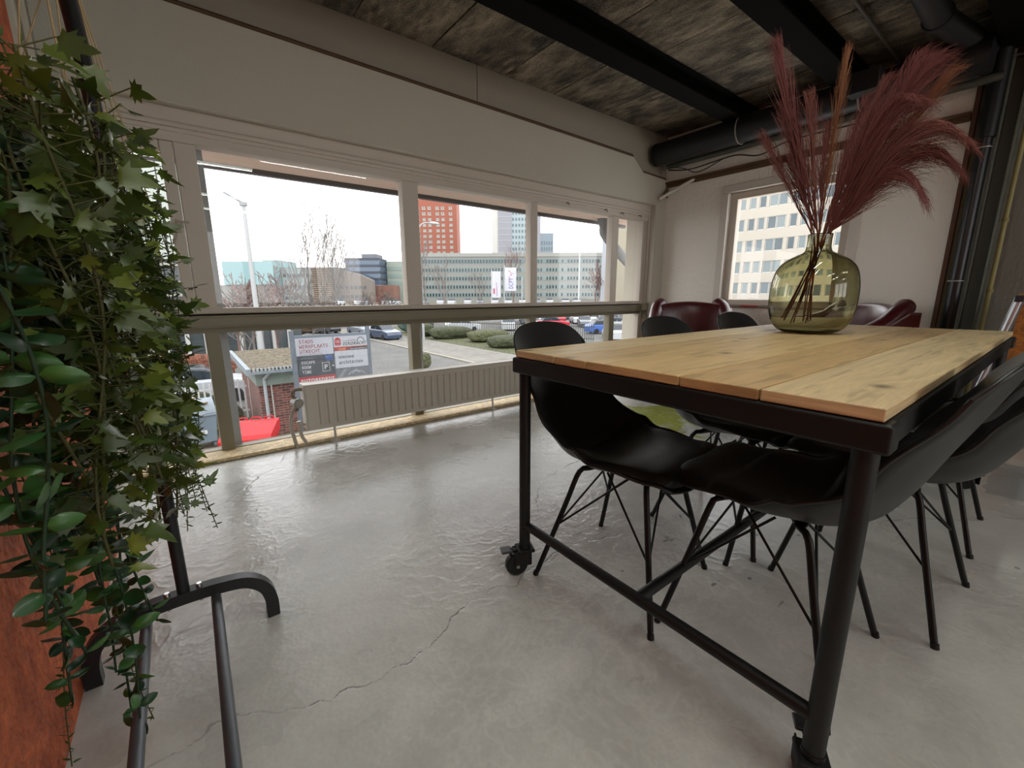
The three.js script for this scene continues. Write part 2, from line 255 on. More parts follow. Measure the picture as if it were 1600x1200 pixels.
{ // OSB board laid along the foot of the glazing
  const t = structMesh('trim_1', merge([metric(rbox(-0.7, 4.24, 0.004, 0.024, -3.08, -2.905, 0.002, 1), 1.1)]), osbMat, 'pale strand-board strip along the foot of the window');
}
// ------------------------------------------------------------ end wall with its window
{
  const w = struct('wall_right', 'rough white stucco end wall');
  const sh = new THREE.Shape([[-3.2, -0.1], [-0.6, -0.1], [-0.6, 2.66], [-3.2, 2.66]].map(([a, b]) => new THREE.Vector2(a, b)));
  sh.holes.push(new THREE.Path([[-2.27, 0.86], [-2.27, 1.97], [-1.22, 1.97], [-1.22, 0.86]].map(([a, b]) => new THREE.Vector2(a, b))));
  addMesh('stucco_panel', metric(new THREE.ExtrudeGeometry(sh, { depth: 0.28, bevelEnabled: false }).rotateY(-Math.PI / 2).translate(4.76, 0, 0), 1), stuccoMat, w);
  addMesh('wood_ledge', merge([rbox(4.42, 4.50, 2.155, 2.175, -2.96, -0.63, 0.003, 1), rbox(4.45, 4.50, 2.125, 2.155, -2.96, -0.63, 0.003, 1)]), rawWoodMat, w);
  addMesh('corner_brace', bar([4.31, 1.99, -2.95], [4.47, 2.165, -2.62], 0.022, 0.022, 4), paleTrim, w);
  addMesh('brace_plate', extrude([[0, 0], [0.09, 0], [0.09, 0.14]], 0.012).translate(4.385, 2.02, -2.962), mat(0x6b5a48, 0.8), w);
}
{
  const w = struct('window_2', 'square window in the end wall');
  const fr = (z0, z1, y0, y1, x0, x1, n, m = frameMat) => addMesh(n, rbox(x0, x1, y0, y1, z0, z1, 0.006, 2), m, w);
  // casing proud of the stucco
  for (const [a, b, c, d] of [[-2.33, -1.16, 1.95, 2.02], [-2.33, -2.26, 0.86, 1.95], [-1.23, -1.16, 0.86, 1.95]]) fr(a, b, c, d, 4.462, 4.60, 'casing', paleTrim);
  for (const [a, b, c, d] of [[-2.27, -1.22, 1.885, 1.95], [-2.27, -2.19, 0.87, 1.89], [-1.30, -1.22, 0.87, 1.89], [-2.27, -1.22, 0.86, 0.91]]) fr(a, b, c, d, 4.52, 4.60, 'window_frame');
  fr(-2.36, -1.13, 0.838, 0.862, 4.435, 4.60, 'window_sill', mat(0x8a7b6e, 0.45));
  addMesh('red_tape', rbox(4.432, 4.436, 0.842, 0.858, -2.02, -1.86, 0.001, 1), mat(0xb53a2e, 0.5), w);
  addMesh('pane', new THREE.PlaneGeometry(0.92, 1.0).rotateY(-Math.PI / 2).translate(4.565, 1.4, -1.745), glassPane, w);
}
// ------------------------------------------------------------ pipes and column in the far corner
function upright(name, label, cat, g, m) { return tag(addMesh(name, g, m), label, cat); }
{
  structMesh('trim_2', rbox(4.44, 4.5, 0, 2.62, -0.625, -0.598, 0.003, 1), mat(0x5c4032, 0.8), 'rust-brown edge strip where the stucco wall ends');
  structMesh('trim_3', rbox(4.46, 4.6, 0, 2.62, -0.597, -0.56, 0.003, 1), mat(0x6d6044, 0.8), 'olive-brown timber post beside the stucco wall');
  const dp = thing('drain_pipe', 'black vertical pipe with steel clamps in the far corner', 'pipe', [4.42, 0, -0.535]);
  addMesh('pipe', bar([0, 0, 0], [0, 2.62, 0], 0.038, 0.038, 20), mat(0x131418, 0.35), dp);
  addMesh('sleeve', bar([0, 1.98, 0], [0, 2.62, 0], 0.05, 0.05, 20), mat(0x101114, 0.45), dp);
  for (const y of [1.05, 1.92]) addMesh('clamp', merge([new THREE.TorusGeometry(0.041, 0.006, 6, 20).rotateX(Math.PI / 2).translate(0, y, 0), bar([0.04, y, 0], [0.1, y, 0.0], 0.006)]), zincMat, dp);
  const col = struct('column_steel', 'grey-green steel column in the far corner'); col.userData.label = 'grey-green steel column in the far corner';
  addMesh('flange', merge([rbox(4.46, 4.62, 0, 2.64, -0.49, -0.478, 0.002, 1), rbox(4.46, 4.62, 0, 2.64, -0.412, -0.40, 0.002, 1)]), mat(0x666a60, 0.6), col);
  addMesh('web', box(4.535, 4.548, 0, 2.64, -0.48, -0.41), mat(0x5a5e55, 0.6), col);
  const yp = thing('gas_pipe', 'thin yellow vertical pipe on the concrete wall', 'pipe', [4.52, 0, -0.37]);
  addMesh('pipe', bar([0, 0, 0], [0, 2.45, 0], 0.013, 0.013, 12), mat(0xa09763, 0.5), yp);
  for (const y of [0.55, 0.98, 1.45]) addMesh('coupling', bar([0, y - 0.012, 0], [0, y + 0.012, 0], 0.019, 0.019, 12), mat(0x8b7f4e, 0.5), yp);
  const dc = thing('ceiling_duct', 'thick black ventilation duct under the ceiling along the end wall', 'duct', [4.22, 2.41, 0]);
  addMesh('duct_tube', bar([0, 0, -2.93], [0, 0.02, -0.55], 0.108, 0.108, 32), mat(0x15171a, 0.5), dc);
  addMesh('end_cap', bar([0, 0, -2.945], [0, 0, -2.925], 0.112, 0.112, 32), mat(0x1b1d20, 0.5), dc);
  for (const z of [-2.08, -1.2]) addMesh('hanger_strap', merge([new THREE.TorusGeometry(0.112, 0.006, 6, 28).translate(0, 0.004, z)]), mat(0x8a867c, 0.5), dc);
  addMesh('service_pipe', bar([0.14, -0.1, -2.9], [0.14, -0.08, -0.5], 0.028, 0.028, 14), mat(0x4e5048, 0.5), dc);
  addMesh('cable', merge([tube([[0.16, -0.13, -2.9], [0.1, -0.19, -2.6], [0.15, -0.15, -2.2], [0.12, -0.21, -1.95], [0.16, -0.14, -1.7], [0.15, -0.15, -1.0]], 0.006, 40, 6), tube([[0.1, -0.12, -2.85], [0.12, -0.16, -2.7], [0.15, -0.22, -2.55], [0.16, -0.15, -2.3]], 0.005, 24, 6)]), mat(0x2a2823, 0.7), dc);
  tag(addMesh('ceiling_conduit', bar([0.2, 2.615, -1.02], [4.45, 2.615, -1.05], 0.012, 0.012, 10), mat(0x57534a, 0.6)), 'thin grey conduit running along the ceiling boards', 'conduit');
  tag(addMesh('ceiling_vent_pipe', merge([bar([1.6, 2.56, -0.73], [3.75, 2.55, -0.75], 0.065, 0.065, 20), bar([3.72, 2.55, -0.75], [3.76, 2.55, -0.75], 0.074, 0.074, 20), bar([3.75, 2.55, -0.75], [4.4, 2.52, -0.6], 0.062, 0.062, 20)]), mat(0x2b2c2f, 0.45)), 'dark grey pipe under the ceiling with a collar joint', 'pipe');
  tag(addMesh('ceiling_bracket', rbox(4.0, 4.12, 2.36, 2.5, -1.24, -1.06, 0.006), mat(0x121212, 0.6)), 'black box bracket at the end of a ceiling beam', 'bracket');
  tag(addMesh('wall_cable', tube([[4.42, 2.40, -0.9], [4.4, 2.44, -0.62], [4.5, 2.47, -0.4], [4.7, 2.5, -0.1]], 0.008, 20, 6), mat(0x3a3833, 0.6)), 'dark cable sagging across the far corner below the ceiling', 'cable');
  // concrete wall and bulkhead behind
  const cw = struct('wall_back', 'dark grey concrete wall behind the column');
  const conc = mat(0x88837a, 0.9, { bumpMap: stuccoBump, bumpScale: 0.004 });
  addMesh('concrete_wall', metric(box(4.72, 4.98, -0.1, 2.66, -0.6, 6.1), 1), conc, cw);
  addMesh('concrete_lintel', metric(rbox(4.5, 4.72, 2.22, 2.42, -0.40, 1.2, 0.004, 1), 1), mat(0x6b6557, 0.9, { bumpMap: stuccoBump, bumpScale: 0.004 }), cw);
  addMesh('brown_panel', rbox(4.50, 4.54, 2.46, 2.64, -0.47, -0.42, 0.002, 1), mat(0x4a2c20, 0.8), cw);
  addMesh('white_bulkhead', rbox(4.42, 4.5, 2.45, 2.64, -0.40, 0.3, 0.004, 1), mat(0xcfccc5, 0.7), cw);
  { // rear wall with the opposite row of windows, which mirror in the glass
    const rw = struct('wall_rear', 'white rear wall with a window row'), rm = mat(0xd6d0c6, 0.8), sh = new THREE.Shape([[-0.7, -0.1], [5.0, -0.1], [5.0, 2.9], [-0.7, 2.9]].map(([a, b]) => new THREE.Vector2(a, b)));
    for (const [a, b] of [[0.1, 1.35], [1.5, 2.75], [2.9, 4.15]]) sh.holes.push(new THREE.Path([[a, 0.75], [a, 2.45], [b, 2.45], [b, 0.75]].map(([x, y]) => new THREE.Vector2(x, y))));
    addMesh('plaster', metric(new THREE.ExtrudeGeometry(sh, { depth: 0.2, bevelEnabled: false }).translate(0, 0, 6.0), 1), rm, rw);
    const w3 = struct('window_3', 'row of three windows in the rear wall');
    for (const [a, b] of [[0.1, 1.35], [1.5, 2.75], [2.9, 4.15]]) { addMesh('window_frame', merge([rbox(a, b, 0.75, 0.80, 6.05, 6.12, 0.005, 1), rbox(a, b, 2.40, 2.45, 6.05, 6.12, 0.005, 1), rbox(a, a + 0.05, 0.75, 2.45, 6.05, 6.12, 0.005, 1), rbox(b - 0.05, b, 0.75, 2.45, 6.05, 6.12, 0.005, 1)]), frameMat, w3); addMesh('pane', new THREE.PlaneGeometry(b - a, 1.7).translate((a + b) / 2, 1.6, 6.085), glassPane, w3); }
  }
}
// ------------------------------------------------------------ orange wall beside the camera
{
  const w = struct('wall_left', 'orange roughly painted wall beside the hanging plants');
  addMesh('orange_plaster', metric(box(-0.6, -0.313, -0.1, 2.66, -2.18, 6.1), 1.4), orangeMat, w);
  addMesh('white_return', metric(box(-0.7, -0.36, -0.1, 2.66, -3.2, -2.18), 2), shadedWhiteMat, w);
  addMesh('curtain_track_post', merge([rbox(-0.36, -0.335, 0.9, 2.6, -2.5, -2.46, 0.004), rbox(-0.36, -0.34, 0.9, 2.6, -2.75, -2.73, 0.004)]), mat(0xc8bfae, 0.7), w);
}
// LED battens behind the camera; two of them mirror in the long window
const ledMat = new THREE.MeshStandardMaterial({ color: 0xffffff, emissive: 0xf6faf2, emissiveIntensity: 2.2, roughness: 0.6 });
function led(x, z, power, label) {
  const t = thing('led_ceiling_light', label, 'ceiling light', [x, 2.46, z], 0, 'LED battens');
  addMesh('housing', rbox(-0.6, 0.6, 0.0, 0.05, -0.035, 0.035, 0.008), mat(0xe8e6e0, 0.5), t);
  addMesh('hanger', bar([-0.4, 0.05, 0], [-0.4, 0.18, 0], 0.004), zincMat, t); addMesh('hanger', bar([0.4, 0.05, 0], [0.4, 0.18, 0], 0.004), zincMat, t);
  addMesh('light_diffuser', rbox(-0.59, 0.59, -0.02, 0.0, -0.03, 0.03, 0.006), ledMat, t);
  const l = new THREE.RectAreaLight(0xf1f6ee, power, 1.18, 0.06); l.position.set(0, -0.024, 0); l.rotation.x = -Math.PI / 2; t.add(l);
}

led(0.75, 1.95, 7, 'LED batten light mirrored as the upper streak in the window'); led(0.9, 3.2, 7, 'LED batten light mirrored as the lower streak in the window'); led(0.3, 0.1, 9, 'LED batten light above the clothes rack'); led(1.5, -0.42, 8, 'LED batten light above the front end of the table'); led(3.0, 2.4, 7, 'LED batten light beside the concrete wall'); led(2.8, 4.4, 7, 'LED batten light near the rear wall');
// ------------------------------------------------------------ radiator under the window
{
  const t = thing('radiator', 'grey-beige panel radiator standing in front of the window', 'radiator', [0.56, 0, -2.90]);
  const L = 2.62, y0 = 0.098, y1 = 0.397;     // long low panel
  addMesh('front_panel', rbox(0.0, L, y0, y1, -0.02, 0.004, 0.006, 2), radMat, t);
  const ribs = []; const n = 46, pw = (L - 0.14) / n;
  for (let i = 0; i < n; i++) { const x = 0.07 + i * pw; ribs.push(extrude([[0, 0], [pw * 0.64, 0], [pw * 0.54, -0.015], [pw * 0.10, -0.015]], y1 - y0 - 0.07, 0).rotateX(-Math.PI / 2).translate(x, y0 + 0.035, 0.003)); }
  for (const r of ribs) addMesh('rib', r, radMat, t);
  addMesh('rear_panel', rbox(0.0, L, y0, y1, -0.115, -0.095, 0.006, 2), radMat, t);
  const gr = [rbox(-0.006, L + 0.006, y1 - 0.002, y1 + 0.006, -0.118, -0.108, 0.002, 1), rbox(-0.006, L + 0.006, y1 - 0.002, y1 + 0.006, -0.012, 0.008, 0.002, 1)]; gr.push(rbox(0, L, y1 - 0.004, y1 + 0.003, -0.109, -0.011, 0.001, 1)); for (let i = 0; i < 130; i++) gr.push(box(0.01 + i * 0.02, 0.016 + i * 0.02, y1 + 0.002, y1 + 0.0045, -0.108, -0.012));
  addMesh('top_grille', merge(gr), paleTrim, t);
  addMesh('side_cover', rbox(-0.008, 0.004, y0 + 0.005, y1 + 0.005, -0.118, 0.006, 0.003, 1), mat(0xc7c2b8, 0.4), t);
  const v = addMesh('valve', merge([tube([[0.0, y1 - 0.03, -0.06], [-0.045, y1 - 0.028, -0.06], [-0.065, y1 - 0.05, -0.055], [-0.06, y1 - 0.075, -0.05]], 0.011, 18, 10), bar([-0.058, y1 - 0.07, -0.05], [-0.054, y1 - 0.16, -0.045], 0.014, 0.012), bar([-0.056, y1 - 0.135, -0.047], [-0.054, y1 - 0.165, -0.045], 0.019, 0.017)]), mat(0x8d8172, 0.5), t);
  addMesh('thermostat_knob', merge([bar([-0.062, y1 - 0.105, -0.05], [-0.045, y1 - 0.105, 0.012], 0.026, 0.031, 20), bar([-0.046, y1 - 0.105, 0.01], [-0.044, y1 - 0.105, 0.018], 0.026, 0.024, 20)]), mat(0xa9a69e, 0.35), v);
  addMesh('supply_pipe', tube([[-0.054, y1 - 0.16, -0.045], [-0.052, 0.27, -0.042], [-0.085, 0.22, -0.03], [-0.098, 0.14, -0.02], [-0.09, 0.07, -0.01], [-0.078, -0.01, 0.0]], 0.011, 30, 10), pipeWhite, t);
  addMesh('return_pipe', merge([tube([[0.0, y0 + 0.03, -0.06], [-0.02, y0 + 0.035, -0.055], [-0.045, y0 + 0.05, -0.045]], 0.01, 10, 10), bar([-0.048, y0 + 0.065, -0.045], [-0.046, y0 + 0.03, -0.043], 0.015), tube([[-0.046, y0 + 0.05, -0.045], [-0.042, 0.07, -0.03], [-0.026, 0.03, -0.015], [-0.018, -0.01, -0.01]], 0.011, 14, 10)]), pipeWhite, t);
  for (const x of [0.16, 1.46]) addMesh('foot', merge([bar([x, 0, 0.0], [x, y0 + 0.01, -0.01], 0.008), bar([x, 0.0, 0.0], [x, 0.007, 0.0], 0.034, 0.03, 18), bar([x, 0.007, 0], [x, 0.016, 0], 0.018, 0.01)]), mat(0xd6d4cf, 0.35), t);
}
// ------------------------------------------------------------ clothes rack
{
  const t = thing('clothes_rack', 'dark steel clothes rack carrying the hanging plants', 'rack', [-0.093, 0, -1.355]);
  const arch = (z, name) => { const s = 0.0165, path = new THREE.CurvePath(); const c = new THREE.CatmullRomCurve3([V(-0.2, 0.0, z), V(-0.199, 0.06, z), V(-0.185, 0.105, z), V(-0.145, 0.14, z), V(-0.08, 0.153, z), V(0.0, 0.157, z), V(0.08, 0.153, z), V(0.145, 0.14, z), V(0.185, 0.105, z), V(0.199, 0.06, z), V(0.2, 0.0, z)], false, 'centripetal'); const sh = new THREE.Shape([[-s, -s], [s, -s], [s, s], [-s, s]].map(([a, b]) => new THREE.Vector2(a, b))); return addMesh(name, toCreasedNormals(new THREE.ExtrudeGeometry(sh, { steps: 48, extrudePath: c, bevelEnabled: false }), 0.6), rackMat, t); };
  const a = arch(0, 'base_arch'); arch(1.25, 'base_arch');
  for (const x of [-0.035, 0.035]) addMesh('bolt', merge([bar([x, 0.168, 0], [x, 0.182, 0], 0.009, 0.006), bar([x, 0.128, 0], [x, 0.14, 0], 0.004)]), chromeMat, a);
  const pole = (z, s) => tube([[0, 0.165, z], [0, 0.6, z], [0, 1.1, z], [0, 1.24, z], [0.0, 1.34, z + 0.015 * s], [0, 1.42, z + 0.06 * s], [0, 1.50, z + 0.13 * s], [0, 1.57, z + 0.24 * s], [0, 1.605, z + 0.36 * s], [0, 1.615, 0.625]], 0.0145, 80, 14);
  addMesh('pole', pole(0, 1), rackMat, t); addMesh('pole', pole(1.25, -1), rackMat, t);
  for (const x of [-0.082, 0.068]) addMesh('lower_bar', bar([x, 0.13, 0.012], [x * 0.85, 0.13, 1.24], 0.0125, 0.0125, 16), mat(0x55585c, 0.4, { metalness: 0.4 }), t);
}
// ------------------------------------------------------------ table on castors
const TX0 = 0.825, TX1 = 3.015, TZ0 = -1.055, TZ1 = -0.143, TY = 0.79;
{
  const t = thing('dining_table', 'long oak plank table on a black steel frame with castors', 'table', [0, 0, 0]);
  const js = [TZ0, -0.878, -0.756, -0.488, -0.326, TZ1]; reseed(9);
  for (let i = 0; i < 5; i++) {
    const g = rbox(TX0, TX1, TY - 0.022 - 0.0006 * (i % 2), TY - 0.0006 * (i % 2), js[i] + 0.0019, js[i + 1] - 0.0019, 0.003, 2), m = metric(g, 1), uv = m.attributes.uv, ox = rr(0, 1), oy = rr(0, 1);
    for (let k = 0; k < uv.count; k++) uv.setXY(k, uv.getX(k) * 0.42 + ox, uv.getY(k) * 1.6 + oy);
    addMesh('plank', m, oakMats[i % 4], t);
  }
  // steel apron: rectangular tubes on edge
  const a0 = TY - 0.085, a1 = TY - 0.0235;
  addMesh('apron', merge([rbox(TX0 - 0.006, TX0 + 0.044, a0 + 0.012, a1, TZ0 - 0.012, TZ1 + 0.012, 0.007, 2)]), blackPowder, t);
  addMesh('apron', merge([rbox(TX1 - 0.044, TX1 + 0.006, a0 + 0.012, a1, TZ0 - 0.012, TZ1 + 0.012, 0.007, 2)]), blackPowder, t);
  addMesh('apron', rbox(TX0 + 0.04, TX1 - 0.04, a0 + 0.012, a1, TZ0 - 0.004, TZ0 + 0.034, 0.005, 2), blackPowder, t);
  addMesh('apron', rbox(TX0 + 0.04, TX1 - 0.04, a0 + 0.012, a1, TZ1 - 0.034, TZ1 + 0.004, 0.005, 2), blackPowder, t);
  addMesh('cross_rail', rbox(1.9, 1.94, a0 + 0.012, a1, TZ0 + 0.03, TZ1 - 0.03, 0.004, 1), blackPowder, t);
  const legs = [[TX0 + 0.022, TZ0 + 0.022], [TX0 + 0.022, TZ1 - 0.022], [TX1 - 0.022, TZ0 + 0.022], [TX1 - 0.022, TZ1 - 0.022]];
  legs.forEach(([x, z], i) => {
    addMesh('leg', merge([bar([x, 0.112, z], [x, a0 + 0.02, z], 0.0188, 0.0188, 24), bar([x, 0.100, z], [x, 0.114, z], 0.0205, 0.0205, 24)]), blackPowder, t);
    const turn = [2.75, 0.5, 1.2, 0.9][i], c = new THREE.Group(); c.name = 'castor'; c.position.set(x, 0, z); c.rotation.y = turn; t.add(c);
    const off = 0.03;
    addMesh('fork', merge([rbox(-0.03, 0.03, 0.088, 0.100, -0.028, 0.028, 0.004), rbox(-0.02, off + 0.012, 0.04, 0.094, 0.0185, 0.022, 0.001, 1), rbox(-0.02, off + 0.012, 0.04, 0.094, -0.022, -0.0185, 0.001, 1), bar([0, 0.095, 0], [0, 0.112, 0], 0.012, 0.012)]), rubberMat, c);
    addMesh('wheel', lathe([[0.008, -0.015], [0.022, -0.0155], [0.036, -0.0155], [0.0395, -0.009], [0.04, 0], [0.0395, 0.009], [0.036, 0.0155], [0.022, 0.0155], [0.008, 0.015]], 32).rotateX(Math.PI / 2).translate(off, 0.04, 0), mat(0x0d0d0d, 0.45), c);
    addMesh('axle_bolt', bar([off, 0.04, -0.025], [off, 0.04, 0.025], 0.006, 0.006, 6), zincMat, c);
    addMesh('brake_lever', merge([rbox(0.048, 0.086, 0.093, 0.101, -0.02, 0.02, 0.004), bar([0.02, 0.09, 0.0], [0.055, 0.096, 0.0], 0.006, 0.008), bar([0.05, 0.075, 0.016], [0.06, 0.09, 0.012], 0.006)]), mat(0x2f2e30, 0.4), c);
  });
  const y = 0.185, tz = [TZ0 + 0.022, TZ1 - 0.022], mid = (TZ0 + TZ1) / 2 + 0.03;
  for (const x of [TX0 + 0.022, TX1 - 0.022]) addMesh('stretcher', bar([x, y, tz[0]], [x, y, tz[1]], 0.0150, 0.0150, 20), blackPowder, t);
  addMesh('stretcher', bar([TX0 + 0.022, y, mid], [TX1 - 0.022, y, mid], 0.0150, 0.0150, 20), blackPowder, t);
}
// ------------------------------------------------------------ shell chairs
function chairShellPoint(u, v, off) {           // u -1..1 across, v 0..1 from seat lip to back top; off = distance from the inside face
  const au = Math.abs(u), v0 = 0.055 * Math.pow(au, 2.6), v1 = 1 - 0.03 * au * au - 0.055 * Math.pow(au, 9);
  const w = v0 + (v1 - v0) * v;
  const P = chairShellPoint.curve, c = P.getPoint(w), tg = P.getTangent(w), nx = -tg.y, ny = tg.x;      // curve in (z, y)
  const half = chairShellPoint.width(w), lift = chairShellPoint.lift(w), ang = lerpTab([[0, 1.57], [0.25, 1.57], [0.8, 0.30], [1, 0.22]], w), dz = Math.cos(ang), dy = Math.sin(ang);
  const e = Math.pow(au, 2.2) * lift, x = half * u * (1 - 0.05 * au * au);
  return V(x, c.y + dy * e + ny * off, c.x + dz * e + nx * off);
}
chairShellPoint.curve = new THREE.CatmullRomCurve3([[0.250, 0.428], [0.215, 0.446], [0.13, 0.438], [0.03, 0.421], [-0.06, 0.414], [-0.135, 0.424], [-0.200, 0.462], [-0.246, 0.535], [-0.294, 0.65], [-0.340, 0.76], [-0.380, 0.862]].map(([a, b]) => V(a, b, 0)), false, 'centripetal');
const lerpTab = (t, x) => { for (let i = 0; i + 1 < t.length; i++) if (x <= t[i + 1][0]) { const k = (x - t[i][0]) / (t[i + 1][0] - t[i][0]), s = k * k * (3 - 2 * k); return t[i][1] + (t[i + 1][1] - t[i][1]) * s; } return t[t.length - 1][1]; };
chairShellPoint.width = (w) => lerpTab([[0, 0.195], [0.12, 0.228], [0.35, 0.250], [0.5, 0.250], [0.65, 0.238], [0.82, 0.224], [0.95, 0.208], [1, 0.190]], w);
chairShellPoint.lift = (w) => lerpTab([[0, 0.010], [0.15, 0.022], [0.32, 0.062], [0.46, 0.105], [0.58, 0.108], [0.75, 0.066], [0.9, 0.034], [1, 0.022]], w);
function surf(fn, nu, nv) { const p = [], uv = [], idx = []; for (let j = 0; j <= nv; j++) for (let i = 0; i <= nu; i++) { const q = fn(i / nu, j / nv); p.push(q.x, q.y, q.z); uv.push(i / nu, j / nv); } for (let j = 0; j < nv; j++) for (let i = 0; i < nu; i++) { const a = j * (nu + 1) + i, b = a + 1, c = a + nu + 1, d = c + 1; idx.push(a, b, c, b, d, c); } const g = new THREE.BufferGeometry(); g.setAttribute('position', new THREE.Float32BufferAttribute(p, 3)); g.setAttribute('uv', new THREE.Float32BufferAttribute(uv, 2)); g.setIndex(idx); g.computeVertexNormals(); return g; }
function chairGeos() {
  const nu = 30, nv = 56, th = 0.009;
  // closed shell: wrap the section round both faces with a rounded rim
  const shell = surf((a, v) => {
    const s = a * 2; let u, off; if (s <= 1) { u = -1 + 2 * s; off = 0; } else { u = 1 - 2 * (s - 1); off = th; } return chairShellPoint(u, v, off);
  }, nu * 2, nv);
  const lipF = surf((a, b) => chairShellPoint(-1 + 2 * a, 0, b * th), nu, 1), lipB = surf((a, b) => chairShellPoint(-1 + 2 * a, 1, b * th), nu, 1);
  const rim = [...Array(41)].map((_, i) => chairShellPoint(-1, i / 40, th / 2)), rim2 = [...Array(41)].map((_, i) => chairShellPoint(1, i / 40, th / 2)), top = [...Array(25)].map((_, i) => chairShellPoint(-1 + i / 12, 1, th / 2)), bot = [...Array(25)].map((_, i) => chairShellPoint(-1 + i / 12, 0, th / 2));
  const shellG = merge([shell, lipF, lipB, tube(rim, 0.0047, 60, 8), tube(rim2, 0.0047, 60, 8), tube(top, 0.0047, 48, 8), tube(bot, 0.0047, 48, 8)]);
  // seat pad: puffed sheet over the seat part only
  const V1 = 0.47; const pad = surf((a, b) => { const u = (-1 + 2 * a) * 0.93, v = 0.035 + b * V1; const k = Math.pow(clamp(1 - Math.pow(Math.abs(-1 + 2 * a), 5)), 0.6) * Math.pow(clamp(1 - Math.pow(Math.abs(-1 + 2 * b), 6)), 0.6); return chairShellPoint(u, v, -0.001 - 0.036 * k); }, 28, 30);
  // leg frame
  const legs = [[1, 1], [-1, 1], [1, -1], [-1, -1]].map(([sx, sz]) => { const top = V(0.105 * sx, 0.402, 0.02 + 0.10 * sz), knee = V(0.125 * sx, 0.385, 0.012 + 0.118 * sz), foot = V(0.217 * sx, 0.0, 0.212 * sz); return merge([tube([V(0.05 * sx, 0.408, 0.02 + 0.06 * sz), top, knee, knee.clone().lerp(foot, 0.3), foot.clone().lerp(knee, 0.06)], 0.0088, 28, 12), bar(foot.clone().lerp(knee, 0.08), foot, 0.0088, 0.0078, 12)]); });
  const pt = (sx, sz, k) => V(0.125 * sx, 0.385, 0.012 + 0.118 * sz).lerp(V(0.217 * sx, 0, 0.212 * sz), k);
  const wires = []; for (const s of [1, -1]) { wires.push([pt(1, s, 0.5), V(-0.045, 0.398, 0.02 + 0.09 * s)], [pt(-1, s, 0.5), V(0.045, 0.398, 0.02 + 0.09 * s)], [pt(s, 1, 0.5), V(0.09 * s, 0.398, -0.02)], [pt(s, -1, 0.5), V(0.09 * s, 0.398, 0.055)]); }
  const wireG = wires.map(([a, b]) => bar(a, b, 0.0036, 0.0036, 8));
  const mount = merge([rbox(-0.11, 0.11, 0.400, 0.408, -0.09, -0.065, 0.003), rbox(-0.11, 0.11, 0.400, 0.408, 0.105, 0.13, 0.003), rbox(-0.03, 0.03, 0.398, 0.408, -0.07, 0.11, 0.003)]);
  const feet = [[1, 1], [-1, 1], [1, -1], [-1, -1]].map(([sx, sz]) => bar([0.2175 * sx, 0, 0.2125 * sz], [0.2145 * sx, 0.014, 0.2097 * sz], 0.0098, 0.0098, 12));
  return { shellG, pad, legs, wireG, mount, feet };
}
const CG = chairGeos();
function chair(label, x, z, turn) {
  const t = thing('shell_chair', label, 'chair', [x, 0, z], turn, 'black shell chairs round the table');
  addMesh('seat_shell', CG.shellG, shellMat, t); addMesh('seat_pad', CG.pad, padMat, t); addMesh('mount', CG.mount, blackSteel, t);
  CG.legs.forEach((g, i) => { const l = addMesh('leg', g, blackSteel, t); addMesh('foot_cap', CG.feet[i], rubberMat, l); });
  CG.wireG.forEach((g) => addMesh('wire_brace', g, blackSteel, t));
}
chair('black shell chair on the window side nearest the hanging plants', 1.118, -0.825, 0.17);
chair('middle black shell chair on the window side of the table', 1.76, -0.78, 0.02);
chair('black shell chair on the window side nearest the end wall', 2.475, -0.81, -0.05);
chair('black shell chair in the foreground behind the front table leg', 1.235, -0.40, Math.PI + 0.02);
chair('middle black shell chair on the side away from the window', 1.755, -0.285, Math.PI - 0.03);
chair('furthest black shell chair on the side away from the window', 2.41, -0.30, Math.PI + 0.03);

